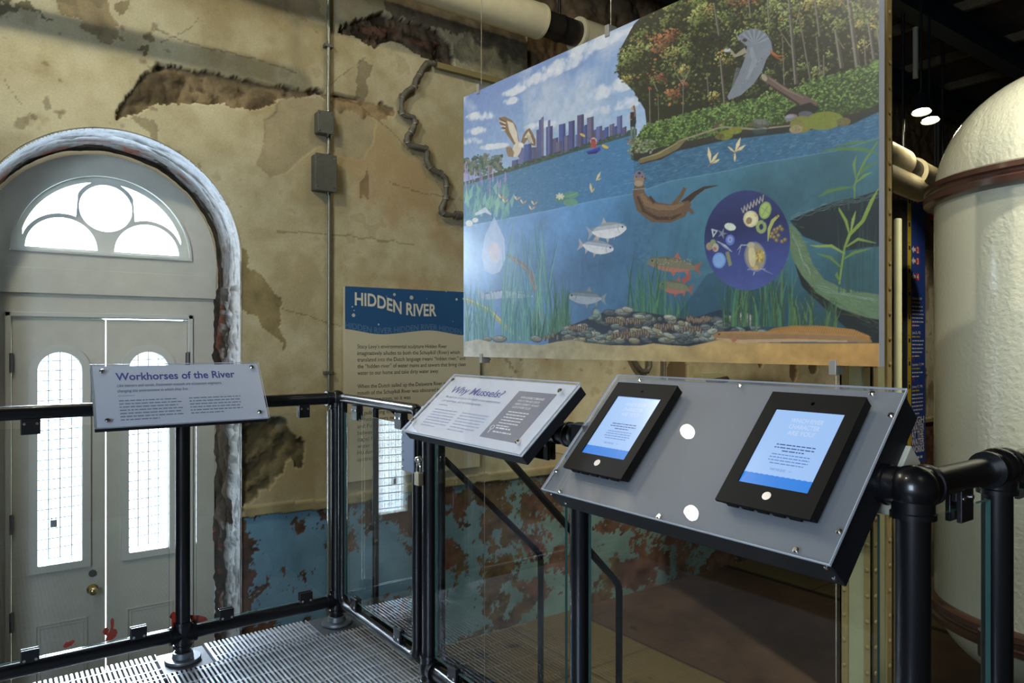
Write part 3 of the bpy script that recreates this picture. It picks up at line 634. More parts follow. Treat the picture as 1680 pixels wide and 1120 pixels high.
def clamp(c, ux, z0, z1, par, w=.062, t=.013):
    c = np.array(c, float); ux = np.array(ux, float); n = np.array([-ux[1], ux[0], 0]); f = (np.array([c[0], c[1], 0]), ux, np.array([0, 0, 1.]), n); mb = MB()
    for s in (-1, 1): mb.fbox(f, -w / 2, z0, w / 2, z1, s * .0055, s * (t + .003))
    zc = z1 - .030 if z0 > .5 else z0; mb.fbox(f, -w / 2 + .002, zc, w / 2 - .002, zc + (.030 if z0 > .5 else .018), -.0056, .0056)
    cl = part('clamp', mb, M_CLAMP, par, bev=.002, loc=(c[0], c[1], (z0 + z1) / 2))
    for s in (-1, 1):
        for u in (-w * .32, w * .32):
            mb = MB(); mb.disc(f, u, z0 + (z1 - z0) * (.35 if z0 < .5 else .68), s * (t + .003) if s > 0 else -(t + .006), (t + .006) if s > 0 else -(t + .003), .0055, 12); part('bolt', mb, M_CHROME, cl, smooth=True)

ra = thing('guardrail', 'black pipe guardrail with glass panels standing in front of the arched door', 'railing', (.69, YA, 0))
for x in (-.55, .69, 1.400): post(x, YA, ra)
for a, b in ((-.55, .69), (.69, 1.40)):
    for z, nm in ((ZT, 'top_rail'), (ZB, 'bottom_rail')): mb = MB(); mb.tube([(a, YA, z), (b, YA, z)], .0285, 24); part(nm, mb, M_BLACK, ra, smooth=True)
fitting(.69, YA, ZT, ra, ((1, 0, 0), (-1, 0, 0), (0, 0, -1)), ball=True); fitting(.69, YA, ZB, ra, ((1, 0, 0), (-1, 0, 0), (0, 0, -1), (0, 0, 1)), ball=False)
fitting(1.40, YA, ZT, ra, ((-1, 0, 0), (0, 0, -1)), r=.034, ball=True); fitting(1.40, YA, ZB, ra, ((-1, 0, 0), (0, 0, -1), (0, 0, 1)), r=.034)
pane(-.49, YA, .635, YA, .140, 1.045, ra); pane(.745, YA, 1.352, YA, .140, 1.045, ra)
xa = lambda u: ony(u, 800, YA)[0]
for u in (50, 498): clamp((xa(u), YA), (1, 0, 0), 1.022, 1.085, ra, w=.066 if u < 100 else .052)
for u in (49, 227, 371, 501): clamp((xa(u), YA), (1, 0, 0), .118, .178, ra)
# red decals low on the glass
M_RED = mat('red_vinyl', (.42, .035, .012), .5)
def decal(pts, y=YA + .0065):
    mb = MB(); P = [ony(u, v, y) for u, v in pts]; f = (np.array([0, y, 0]), np.array([1.0, 0, 0]), np.array([0, 0, 1.0]), np.array([0, -1.0, 0])); plate(mb, f, [[(p[0], p[2]) for p in P]], -.0004, .0004); return mb
for pts in ([(103,1060),(108,1053),(116,1051),(119,1049),(123,1051),(118,1058),(112,1061),(106,1063)], [(170,1040),(168,1036),(172,1030),(176,1029),(179,1033),(176,1040),(180,1035),(182,1028),(181,1018),(184,1013),(187,1016),(187,1024),(186,1031),(191,1032),(193,1037),(190,1044),(184,1049),(176,1051),(172,1052),(174,1046),(177,1043)],
            [(278,1012),(281,1006),(284,1003),(288,1004),(289,1012),(288,1027),(283,1030),(281,1026),(282,1016)], [(312,1008),(318,1009),(327,1009),(338,1012),(341,1016),(334,1018),(322,1021),(313,1021)]):
    part('red_decal', decal(pts), M_RED, ra, label='torn red vinyl sticker low on the glass')

# gate
ga = thing('railing_gate', 'black pipe gate with glass panel, padlocked at its free end', 'gate', (XB, 3.33, 0))
yg0, yg1 = 2.588, 3.352; mb = MB(); rg = .0225
def rrect(y0, y1, z0, z1, r): 
    P = []
    for cy, cz, a0 in ((y0 + r, z0 + r, pi), (y1 - r, z0 + r, 1.5 * pi), (y1 - r, z1 - r, 0), (y0 + r, z1 - r, .5 * pi)):
        for i in range(7): a = a0 + i * pi / 12; P.append((XB, cy + r * cos(a), cz + r * sin(a)))
    return P
P = rrect(yg0, yg1, ZB, ZT + .004, .05)
P = P[:14] + [(XB, yg1 - (yg1 - q[1]) * .4, ZT + .004 - (ZT + .004 - q[2]) * .4) for q in P[14:21]] + [(XB, yg0 + (q[1] - yg0) * .4, ZT + .004 - (ZT + .004 - q[2]) * .4) for q in P[21:28]]
def loop_part(name, pts): m = MB(); m.tube(pts, rg, 20); return part(name, m, M_BLACK, ga, smooth=True)
loop_part('bottom_tube', P[3:11]); loop_part('stile', P[10:18]); loop_part('top_tube', P[17:25]); loop_part('stile', P[24:28] + P[:4])
pane(XB, yg0 + .03, XB, yg1 - .03, .16, 1.045, ga, t=.010)
yb = lambda u: onx(u, 800, XB)[1]
for u, z0, z1 in ((586, 1.02, 1.088), (658, 1.02, 1.088), (584, .12, .178), (656, .12, .178)): clamp((XB, yb(u)), (0, 1, 0), z0, z1, ga, w=.062)
for z in (.85, .36): mb = MB(); mb.tube([(XB, yg1 + .033, z - .05), (XB, yg1 + .033, z + .05)], .012, 14); mb.box((XB - .012, yg1 + .005, z - .045), (XB + .012, yg1 + .055, z + .045)); part('hinge', mb, M_CLAMP, ga, smooth=True)
mb = MB(); mb.box((XB - .034, yg0 - .03, .86), (XB - .028, yg0 + .075, 1.02)); lp = part('latch_plate', mb, mat('blue_grey_plate', (.14, .17, .24), .4, .4), ga, bev=.002)
for z in (.875, .905, .94, .975, 1.005): mb = MB(); mb.ball((XB - .035, yg0 + .062, z), .004, 8, 6); part('rivet', mb, M_CHROME, lp, smooth=True)

# railing of the exhibit side
rb = thing('guardrail', 'black pipe guardrail with glass panels carrying the tablet kiosk and turning towards the tank', 'railing', (XB, 1.6, 0))
for x, y in ((XB, 2.49), (XB, 1.598), (XB, YC), (1.785, YC), (2.75, YC)): post(x, y, rb)
for z, nm in ((ZT, 'top_rail'), (ZB, 'bottom_rail')):
    for a, b in (((XB, 2.49, z), (XB, 1.598, z)), ((XB, 1.598, z), (XB, YC, z)), ((XB, YC, z), (1.785, YC, z)), ((1.785, YC, z), (2.75, YC, z))): mb = MB(); mb.tube([a, b], .0285, 24); part(nm, mb, M_BLACK, rb, smooth=True)
fitting(XB, 2.49, ZB, rb, ((0, -1, 0), (0, 0, 1), (0, 0, -1)), ball=True); fitting(XB, 2.49, ZT, rb, ((0, -1, 0), (0, 0, -1)), r=.033, ball=True); fitting(XB, 1.598, ZT, rb, ((0, -1, 0), (0, 1, 0), (0, 0, -1)), r=.035, ball=True); fitting(XB, 1.598, ZB, rb, ((0, -1, 0), (0, 1, 0), (0, 0, -1), (0, 0, 1)), r=.035)
fitting(XB, YC, ZT, rb, ((0, 1, 0), (1, 0, 0), (0, 0, -1)), ball=True); fitting(1.785, YC, ZT, rb, ((-1, 0, 0), (1, 0, 0), (0, 0, -1)), ball=True)
fitting(XB, 1.69, ZT, rb, ((0, 1, 0),), r=.035)
pane(XB, 1.66, XB, 2.44, .16, 1.045, rb); pane(XB, .72, XB, 1.555, .16, 1.045, rb); pane(1.455, YC, 1.738, YC, .16, 1.045, rb); pane(1.84, YC, 2.70, YC, .16, 1.045, rb)
for y in (2.30, 1.80): clamp((XB, y), (0, 1, 0), .12, .18, rb); clamp((XB, y - .04), (0, 1, 0), 1.02, 1.088, rb)
clamp((XB, 1.78), (0, 1, 0), 1.02, 1.088, rb); clamp((1.600, YC), (1, 0, 0), 1.02, 1.09, rb, w=.055); clamp((1.95, YC), (1, 0, 0), 1.02, 1.09, rb, w=.055)

# padlock on the gate
c = onx(687, 773, XB - .048); pk = thing('padlock', 'brass padlock hanging from the latch of the gate', 'padlock', c)
mb = MB(); mb.box(c + [-.011, -.019, -.055], c + [.011, .019, -.004]); part('body', mb, mat('worn_brass', (.42, .36, .24), .3, .9), pk, bev=.003)
mb = MB(); q = [c + [0, -.013, -.01], c + [0, -.013, .018]] + [c + [0, -.013 * cos(a), .018 + .014 * sin(a)] for a in np.linspace(.3, pi - .3, 7)] + [c + [0, .013, .018], c + [0, .013, -.01]]; mb.tube(q, .0042, 10); part('shackle', mb, M_CHROME, pk, smooth=True)
mb = MB(); mb.ball(c + [0, 0, .045], .016, 16, 10); part('latch_knob', mb, M_CHROME, lp, smooth=True)

# stair beyond the gate
st = thing('metal_stair', 'steel stair with black handrails going down beyond the gate', 'stair', (2.1, 3.1, ZF))
for i in range(4):
    z = -.16 * (i + 1); x = 1.52 + .225 * i
    mb = MB()
    for k in range(18): mb.box((x + k * .0125, 2.80, z - .02), (x + k * .0125 + .004, 3.46, z))
    mb.box((x, 2.80, z - .02), (x + .225, 2.806, z)); mb.box((x, 3.454, z - .02), (x + .225, 3.46, z)); part('tread', mb, mat('dim_steel', (.12, .13, .15), .4, .8), st)
for y in (2.78, 3.47):
    f = (np.array([0, y, 0.]), np.array([1.0, 0, 0]), np.array([0, 0, 1.]), np.array([0, -1.0, 0])); mb = MB(); plate(mb, f, [[(1.51, -.24), (1.51, -.04), (1.62, -.04), (2.50, -.67), (2.50, ZF), (2.31, ZF)]], -.006, .006); part('stringer', mb, M_BLACKBOX, st)
for y in (2.80, 3.48):
    mb = MB(); mb.tube([(1.62, y, 1.05 if y > 3 else 1.14), (1.72, y, 1.05 if y > 3 else 1.12), (2.70, y, .125), (2.735, y, .085), (2.74, y, .04), (2.74, y, ZF)], .019, 16); part('handrail', mb, M_BLACK, st, smooth=True)
    mb = MB(); mb.tube([(1.64, y, 1.05), (1.64, y, -.04)], .017, 12); part('handrail_post', mb, M_BLACK, st, smooth=True)

# ================================================================ SIGNS AND KIOSK
A_ = lambda *a: np.array(a, float)
def tilted_panel(fr, w, h, t, parent, over=.006, face=M_FACE_L, inset=.004):
    mb = MB(); mb.fbox(fr, inset, inset * .6, w - inset, h - inset * .6, -t, -.004); box = part('box', mb, M_BLACKBOX, parent, bev=.0015)
    mb = MB(); mb.fbox(fr, inset, inset * .6, w - inset, h - inset * .6, -.004, -.001); fc = part('printed_face', mb, face, parent)
    mb = MB(); mb.fbox(fr, 0, 0, w, h, .004, .011, mi=1, top=0); ac = part('acrylic_cover', mb, [M_ACRYL, M_ACRYL_E], parent, bev=.0008, bseg=1)
    return box, fc, ac
# "Workhorses of the River" by the door
s = 3.0; bl = CP + (A_(.108, 1.0495, 1.271) - CP) * s; tl = CP + (A_(.108, 1.105, 1.350) - CP) * s; e = (tl - bl); h1 = np.linalg.norm(e); e /= h1; ux = A_(1, 0, 0)
frw = (bl, ux, e, np.cross(ux, e)); w1 = .661
sg = thing('tilted_sign', 'small slanted acrylic reader on a pipe post, about workhorses of the river', 'sign', bl)
tilted_panel(frw, w1, h1, .030, sg)
mb = MB(); k = (w1 / 295, h1 / 98)     # photo measurements of the lines on the panel
hd = write(mb, frw, .088, .218, 'Workhorses of the River', .050, h=.0005, bold=.022, width=.462); part('heading', mb, M_INK, sg)
mb = MB(); write(mb, frw, .090, .186, 'Like beavers and corals, freshwater mussels are ecosystem engineers,', .020, bold=.004, shear=.25, width=.400, h=.0005); write(mb, frw, .090, .161, 'changing the environment in which they live.', .020, bold=.004, shear=.25, width=.262, h=.0005); part('subheading', mb, mat('slate_ink', lin(82, 100, 140), .6), sg)
mb = MB(); mb.fbox(frw, .090, .144, .150, .1455, 0, .0005); rnd = random.Random(3); greek(mb, frw, .092, .119, .232, 7, .0145, .0048, h=.0005, rnd=rnd); greek(mb, frw, .350, .119, .215, 6, .0145, .0048, h=.0005, rnd=rnd); part('body_text', mb, mat('grey_ink', lin(112, 124, 146), .6), sg)
for u, v in ((.040, h1 - .035), (w1 - .035, h1 - .028), (.045, .030), (w1 - .040, .030)): screw('screw', frw, u, v, .011, .0095, sg)
mb = MB(); mb.tube([(.69, YA - .01, ZT + .02), (.69, YA - .09, ZT + .05)], .02, 14); mb.box((.60, YA - .13, ZT + .02), (.78, YA - .12, ZT + .12)); part('bracket', mb, M_CLAMP, sg)
# "Why Mussels?"
s = 2.3; bl = CP + (A_(.5085, .984, 1.246) - CP) * s; tl = CP + (A_(.6025, .984, 1.328) - CP) * s; e = tl - bl; h2 = np.linalg.norm(e); e /= h2; ux = A_(0, -1, 0)
frm = (bl, ux, e, np.cross(ux, e)); w2 = .302 * s
sm = thing('tilted_sign', 'slanted acrylic reader on the railing asking why mussels, beside the kiosk', 'sign', bl)
tilted_panel(frm, w2, h2, .036, sm, face=mat('cool_pale_print', lin(196, 203, 212), .5))
L2 = lambda u, v: ((onplane(u, v, frm[0], frm[3]) - frm[0]) @ frm[1], (onplane(u, v, frm[0], frm[3]) - frm[0]) @ frm[2])
mb = MB(); write(mb, frm, .064, .204, 'Why Mussels?', .046, bold=.012, shear=.15, width=.312, h=.0005); part('heading', mb, M_INK, sm)
mb = MB(); write(mb, frm, .064, .179, 'Mussels are critical to the health of our environment,', .0155, bold=.004, width=.335, h=.0005); write(mb, frm, .064, .160, 'our waterways, and our drinking water.', .0155, bold=.004, width=.245, h=.0005)
mb.fbox(frm, .064, .1435, .120, .1450, 0, .0005); part('subheading', mb, M_INK_S, sm)
mb = MB(); rnd = random.Random(5); greek(mb, frm, .067, .119, .155, 7, .0125, .0042, h=.0005, rnd=rnd); greek(mb, frm, .245, .119, .160, 7, .0125, .0042, h=.0005, rnd=rnd); part('body_text', mb, mat('faint_blue_ink', lin(140, 156, 186), .6), sm)
b0, b1 = .439, .623; mb = MB(); mb.fbox(frm, b0, .042, b1, .241, -.001, .0004); part('dark_box', mb, mat('dark_grey_print', lin(88, 92, 108), .5), sm)
mb = MB(); y = .210
for ln in ('WITH A SEVERELY DIMINISHED', 'RIVER SYSTEM AND LOSS OF', 'HABITAT DIVERSITY, WE HAVE', 'A LOT OF WORK TO DO!'): write(mb, frm, .474, y, ln, .0125, bold=.006, h=.0010, width=.0045 * len(ln)); y -= .0140
greek(mb, frm, .474, y - .004, .105, 6, .0118, .0038, h=.0010, rnd=random.Random(6))
O_ = (.463, .083); plate(mb, frm, [[(O_[0] + .009 * cos(a), O_[1] + .009 * sin(a)) for a in np.linspace(0, 2 * pi, 21)[:-1]], [(O_[0] + .0068 * cos(a), O_[1] + .0068 * sin(a)) for a in np.linspace(0, 2 * pi, 21)[:-1]]], .0006, .0010)
mb.fbox(frm, O_[0] - .0015, .060, O_[0] + .0012, .0745, .0006, .0010); greek(mb, frm, .482, .081, .072, 1, .012, .0052, h=.0010, rnd=random.Random(8), last=1); greek(mb, frm, .482, .066, .092, 1, .012, .0045, h=.0010, rnd=random.Random(9), last=1)
part('box_text', mb, M_WHITE, sm)
for px in ((746, 627), (922, 645.5), (681, 692.5), (852, 729)): u, v = L2(*px); screw('screw', frm, u, v, .011, .0085, sm)
mb = MB(); mb.box((XB - .10, 1.85, ZT + .01), (XB + .0, 1.95, ZT + .035)); mb.box((XB - .12, 1.86, ZT + .01), (XB - .11, 1.94, ZT + .06)); part('bracket', mb, M_CLAMP, sm)
# kiosk with two tablets
T = A_(1.495, 0, 1.283); B = A_(1.213, 0, .981); e = T - B; h3 = np.linalg.norm(e); e /= h3; w3 = .826
frk = (A_(B[0], 1.531, B[2]), A_(0, -1, 0), e, np.cross(A_(0, -1, 0), e))
ki = thing('kiosk', 'wide slanted grey kiosk panel in a black box holding both tablets', 'kiosk', frk[0])
mb = MB(); mb.fbox(frk, .008, .005, w3 - .005, h3 - .008, -.074, -.003); kb_ = part('box', mb, M_BLACKBOX, ki, bev=.002)
mb = MB(); mb.fbox(frk, .003, .003, w3 - .003, h3 - .003, -.0028, -.001); part('printed_face', mb, mat('kiosk_grey_print', lin(106, 108, 110), .45), ki)
M_ACRYL2 = clear_mat('clear_acrylic', (.96, .97, .98), haze=.07, hcol=(.62, .65, .70), rough=.0, ior=1.49)
mb = MB(); mb.fbox(frk, 0, 0, w3, h3, .003, .011, mi=1, top=0); part('acrylic_cover', mb, [M_ACRYL2, M_ACRYL_E], ki, bev=.0008, bseg=1)
mb = MB(); mb.fbox(frk, .10, .20, w3 + .004, .335, -.130, -.0745); part('rear_housing', mb, mat('pale_grey_housing', lin(190, 188, 172), .5), ki, bev=.002)
L3 = lambda u, v, h=0.0: ((onplane(u, v, frk[0] + frk[3] * h, frk[3]) - frk[0]) @ frk[1], (onplane(u, v, frk[0] + frk[3] * h, frk[3]) - frk[0]) @ frk[2])
for px in ((1049, 623), (1007, 642.5), (911.5, 772), (917, 805), (1080, 846), (1305, 901), (1375.5, 870), (1461, 679.5), (1430, 644), (1212.5, 631.5)): u, v = L3(*px, .014); screw('screw', frk, u, v, .011, .0062, ki)
side = (frk[0] + frk[2] * .005, frk[1], frk[3], -frk[2])
for u, hh in ((.020, -.014), (.052, -.046), (w3 - .018, -.014), (w3 - .018, -.050)): screw('screw', side, u, hh, 0, .005, kb_)
mb = MB(); mb.box((XB - .05, 1.52, ZT - .16), (XB + .03, 1.58, ZT + .04)); mb.box((XB - .04, .80, ZT - .035), (XB + .03, 1.50, ZT + .02)); part('bracket', mb, M_CLAMP, ki)
# tablets
M_SCR = mat('tablet_screen', (.02, .02, .02), .2, emit=lin(158, 196, 246), estr=.95)
M_SCRB = mat('tablet_screen_blue', (.02, .02, .02), .2, emit=lin(34, 128, 226), estr=.95)
M_SCRW = mat('tablet_screen_white', (.02, .02, .02), .2, emit=lin(190, 212, 246), estr=.95)
M_SCRT = mat('tablet_screen_text', (.02, .02, .02), .2, emit=lin(92, 128, 196), estr=.9)
def tablet(u0, label, seed, sharp):
    """u0: left edge of the screen along the panel"""
    U = 1.531 - u0; tb = thing('tablet', label, 'tablet', frk[0] + frk[1] * U + frk[2] * .07 + frk[3] * .011)
    x0, x1, y0, y1 = U - .030, U + .186, .064, .362; sx0, sx1, sy0, sy1 = U, U + .158, .118, .315
    hA = .013; hB = .038
    mb = MB(); plate(mb, frk, [[(x0, y0), (x1, y0), (x1, y1), (x0, y1)], [(sx0, sy0), (sx1, sy0), (sx1, sy1), (sx0, sy1)]], hB - .006, hB); cs = part('case', mb, M_TABLET, tb, bev=.0015)
    mb = MB(); mb.fbox(frk, x0 + .001, y0 + .010, x1 - .001, y1 - .001, hA - .001, hB - .0062); part('case_body', mb, M_TABLET, tb)
    mb = MB(); u = x0 + .02
    while u < x1 - .04: mb.fbox(frk, u, y0 + .003, u + .026, y0 + .0098, hA + .004, hB - .008); u += .036
    part('vent_tabs', mb, M_TABLET, tb)
    hs = hB - .0035; mb = MB(); mb.fbox(frk, sx0, sy0, sx1, sy1, hs - .002, hs); sc = part('screen', mb, M_SCR, tb)
    W_, H_ = sx1 - sx0, sy1 - sy0
    mb = MB(); n = 64; top = [(sx1 - W_ * i / n, sy0 + .0275 + .0016 * abs(sin(i / n * pi * 13))) for i in range(n + 1)]; plate(mb, frk, [[(sx0, sy0), (sx1, sy0)] + top], hs, hs + .0003); part('wave', mb, M_SCRB, sc)
    mb = MB(); cx = sx0 + W_ * .53
    for i, ln in enumerate(('WHICH RIVER', 'CHARACTER', 'ARE YOU?')): write(mb, frk, cx, sy1 - .031 - i * .0165, ln, .0165, bold=.02, h=hs + .0005, align='C', width=(.074, .070, .062)[i])
    part('screen_heading', mb, M_SCRW, sc)
    mb = MB(); rnd = random.Random(seed)
    for i, wd in enumerate((.088, .092, .050)): greek(mb, frk, cx - wd / 2 + .002, sy1 - .092 - i * .0078, wd, 1, .01, .0027, h=hs + .0005, rnd=rnd, last=1)
    part('screen_text', mb, mat('tablet_screen_text_dark', (.02, .02, .02), .2, emit=lin(52, 76, 140), estr=.9), sc)
    mb = MB()
    for i, wd in enumerate((.086, .090, .090, .076)): greek(mb, frk, cx - wd / 2 + .001, sy1 - .117 - i * .0075, wd, 1, .01, .0024, h=hs + .0005, rnd=rnd, last=1)
    write(mb, frk, cx - .012, sy1 - .156, 'TAKE THE QUIZ', .0075, bold=.01, h=hs + .0005, align='C', width=.036); mb.fbox(frk, cx + .014, sy1 - .1540, cx + .020, sy1 - .1533, hs + .0003, hs + .0006)
    part('screen_text', mb, M_SCRT, sc)
    mb = MB(); mb.disc(frk, (sx0 + sx1) / 2, sy0 - .022, hB - .001, hB + .0004, .0095, 28); part('home_button', mb, mat('silver_button', (.55, .56, .58), .3, .7), tb, smooth=True)
    mb = MB(); mb.disc(frk, (sx0 + sx1) / 2, sy1 + .020, hB - .001, hB + .0002, .0042, 16); part('camera_hole', mb, mat('lens_black', (.001, .001, .001), .1), tb)
tablet(.943, 'black cased tablet with lit screen on the kiosk, the one nearer the tank', 1, True); tablet(1.436, 'black cased tablet with lit screen on the kiosk, next to the mussels reader', 2, False)

# ---- "HIDDEN RIVER" wall sign
sx0, sx1, sz0, sz1 = 1.883, 2.938, .470, 1.753
frh = (A_(sx0, YW - .045, sz0), A_(1, 0, 0), A_(0, 0, 1), A_(0, -1, 0)); w4, h4 = sx1 - sx0, sz1 - sz0
hs_ = thing('wall_sign', 'tall beige and blue panel on the wall headed HIDDEN RIVER', 'sign', (sx0, YW - .03, sz0))
L4 = lambda u, v: (ony(u, v, YW - .045)[0] - sx0, ony(u, v, YW - .045)[2] - sz0)
mb = MB(); mb.fbox(frh, 0, 0, w4, h4, -.034, 0); part('board', mb, mat('beige_board', lin(196, 188, 158), .5), hs_, bev=.001)
wave = lambda x: h4 - .300 - .028 * cos((x - .03) / 1.02 * 2 * pi * 1.25 - .9) 
wave = lambda x: np.interp(x, [L4(a, b)[0] for a, b in ((563, 538), (590, 543), (620, 549), (650, 547), (690, 542), (710, 541), (735, 546), (762, 551), (785, 546))], [L4(a, b)[1] for a, b in ((563, 538), (590, 543), (620, 549), (650, 547), (690, 542), (710, 541), (735, 546), (762, 551), (785, 546))])
wy = np.array([wave(x) for x in np.linspace(0, w4, 50)]); wy = np.convolve(np.pad(wy, 3, 'edge'), np.ones(7) / 7, 'valid')
mb = MB(); plate(mb, frh, [[(0, h4), (0, wy[0])] + list(zip(np.linspace(0, w4, 50)[1:-1], wy[1:-1])) + [(w4, wy[-1]), (w4, h4)]], 0, .0006); part('blue_header', mb, mat('header_blue', lin(38, 84, 128), .45), hs_)
base_l = [(582, 500), (610, 502), (632, 507), (655, 514), (680, 518), (716, 518)]
bx = [L4(*q)[0] for q in base_l]; bz = [L4(*q)[1] for q in base_l]; u0 = bx[0]; uw = bx[-1] - u0
mb = MB(); write(mb, frh, u0, 0, 'HIDDEN RIVER', .118, bold=.024, width=uw, h=.0010, warp=lambda a, b: (a, b + np.interp(a, bx, bz))); part('heading', mb, mat('cream_ink', lin(214, 210, 188), .5), hs_)
mb = MB(); wv = lambda a, b: (a, b + np.interp(a, np.linspace(0, w4, 50), wy) + .006)
write(mb, frh, 0.0, 0, 'HIDDEN RIVER HIDDEN RIVER HIDDEN RIVER', .055, bold=.012, width=w4 * .99, h=.0010, warp=wv); part('wave_lettering', mb, mat('faint_blue_letters', lin(84, 120, 150), .5), hs_)
mb = MB()
for u, v, r in ((675, 488, .014), (647, 483, .010), (580, 517, .012), (749, 491, .009), (621, 532, .006), (578, 503, .005), (581, 509, .004), (732, 478, .004), (743, 527, .003), (700, 490, .003), (634, 486, .003), (760, 490, .007)): a, b = L4(u, v); mb.disc(frh, a, b, .0006, .0012, r, 16)
part('bubbles', mb, mat('bubble_white', lin(190, 190, 186), .5), hs_)
mb = MB(); lines = [(575.5, "Stacy Levy\u2019s environmental sculpture Hidden River", 585, 732), (586.5, 'imaginatively alludes to both the Schuylkill (River) which', 585, 753), (597, 'translated into the Dutch language means \u201chidden river,\u201d and', 585, 762), (608, 'the \u201chidden river\u201d of water mains and sewers that bring clean', 585, 763), (618.5, 'water to our home and take dirty water away.', 585, 719),
 (641, 'When the Dutch sailed up the Delaware River in', 585, 731), (652, 'mouth of the Schuylkill River was obscured by', 585, 722), (662.5, 'overhanging trees, so it was', 585, 672), (685, 'By publishing the name of this hidden', 585, 716), (696, 'its headwaters near', 596, 668), (707, 'and Point here in Philadelphia', 585, 700), (718, 'between the cities and towns', 585, 690), (729, '(taps) from the river, and', 600, 672), (740, 'water (the drains) to our', 600, 690), (751, 'Hidden River\u201d effectively makes everyone', 585, 740), (762, 'upstream of someone else.', 585, 680)]
for i, (v, tx, ua, ub) in enumerate(lines):
    a, b = L4(ua, v if ua == 585 else v); c, _ = L4(ub, v); z = h4 - (.4065 + .0437 * i + (.045 if i > 4 else 0) + (.045 if i > 7 else 0)); write(mb, frh, .086, z, tx, .0385, width=(c - a) if i < 8 else None, h=.0010)
part('body_text', mb, M_INK_K, hs_)

# ================================================================ THE HANGING MURAL
PL, PR = A_(1.901, 3.029, 0), A_(2.0288, 1.038, 0); mu = PR - PL; MW = np.linalg.norm(mu); mu /= MW; MZ0, MZ1 = 1.3145, 2.596; MH = MZ1 - MZ0; mn = np.cross(mu, A_(0, 0, 1))
frM = (PL + A_(0, 0, MZ0), mu, A_(0, 0, 1), mn)
CWm, CHm = 1860, int(1860 * MH / MW)
def tom(u, v): P = onplane(u, v, frM[0], mn); return ((P - PL) @ mu / MW * CWm, (MZ1 - P[2]) / MH * CHm)
mc = Canvas(CHm, CWm, tom); sh = (CHm, CWm); m1 = fbm(sh, 10, 6, 51); m2 = fbm(sh, 40, 6, 52); m3 = fbm(sh, 120, 5, 53)
yy, xx2 = np.mgrid[0:CHm, 0:CWm]; ty = yy / CHm; tx = xx2 / CWm
RN = random.Random(11)
def grad(stops, t):
    xs = [s[0] for s in stops]; return np.stack([np.interp(t, xs, [s[1][k] for s in stops]) for k in range(3)], -1)
# sky with clouds
mc.a[:] = grad([(0, (96, 126, 190)), (.25, (130, 162, 206)), (.6, (168, 194, 216))], ty * .9 + tx * .35)
cl = np.clip((fbm(sh, 7, 7, 61, .55) - .1 - .6 * np.abs(ty - .22)) * .5, 0, .6) * (ty < .5); mc.a = mc.a * (1 - cl[..., None]) + np.array([204, 212, 220.]) * cl[..., None]
for (u, v, a, b, an) in ((795,190,34,9,-8),(785,214,26,7,-8),(772,232,20,8,0),(842,150,26,7,-22),(835,166,18,6,-12),(885,128,44,10,-22),(925,105,50,12,-22),(975,72,60,12,-24),(1000,145,60,13,-20),(1030,50,24,8,-20),(985,182,46,9,-16),(1030,168,34,10,-16),(880,208,36,8,-10),(810,240,30,5,-6)): mc.soft(u, v, a, b, an, (214, 218, 222), .85, m2)
# far shore, city
shore = lambda x: 276 - (x - 835) * .300
mc.poly([(755, 300), (840, 275), (1045, 212), (1045, 222), (840, 283), (755, 308)], (62, 84, 84))
bcol = [(78, 84, 140), (96, 104, 160), (88, 84, 124), (70, 90, 156), (104, 100, 134)]
for i, (a, b, t_) in enumerate(((840,852,262),(850,882,242),(880,888,212),(884,889,196),(888,892,192),(896,907,207),(899,903,197),(907,916,226),(917,928,203),(926,934,222),(933,943,198),(944,950,220),(947,958,188),(957,963,205),(963,974,192),(974,980,212),(978,988,207),(986,996,213),(992,999,208),(1000,1008,203),(1006,1013,207),(1012,1021,190),(1021,1028,208),(860,872,236),(912,922,232))):
    c = bcol[i % 5]; mc.poly([(a, t_ + 1.5), (b, t_ - 1.0), (b, shore(b) + 2), (a, shore(a) + 2)], c); mc.poly([(a + (b - a) * .62, t_), (b, t_ - 1), (b, shore(b)), (a + (b - a) * .62, shore(a))], tuple(k * .78 for k in c))
    for k in range(3): x = a + (b - a) * (k + 1) / 4; mc.stroke([(x, t_ + 3), (x, shore(x) - 3)], .35, tuple(k * 1.2 for k in c), .5)
for k in range(260):
    x = RN.uniform(760, 824); y = RN.uniform(-20, 16) * (1 - .3 * abs((x - 790) / 30)) + 272 - (x - 790) * .1; mc.ell(x, y, RN.uniform(1.5, 4), RN.uniform(1.5, 3.5), 0, [(62,92,92),(86,108,96),(120,116,92),(48,76,80)][RN.randrange(4)], .8, 7)
for k in range(170):
    x = RN.uniform(822, 1042); mc.ell(x, shore(x) + RN.uniform(-2.5, 3), RN.uniform(1.5, 4), 1.6, -12, [(52,84,62),(44,70,60),(78,96,62)][RN.randrange(3)], .85, 7)
# river surface
surf_top = [(755, 306), (840, 281), (940, 250), (1040, 221), (1040, 262), (1190, 228), (1300, 214), (1395, 202), (1462, 172)]
under = [(1462, 222), (1440, 226), (1380, 245), (1290, 260), (1240, 268), (1195, 279), (1100, 296), (1040, 317), (987, 326), (893, 346), (821, 360), (755, 372)]
mc.poly(surf_top + under, (66, 122, 166)); mc.poly([(1040, 240), (1190, 228), (1300, 214), (1395, 202), (1462, 172), (1462, 222), (1380, 245), (1240, 268), (1040, 317)], (50, 98, 128), .8)
PS = mc.cells(surf_top + under); msk = mc.mask(PS)
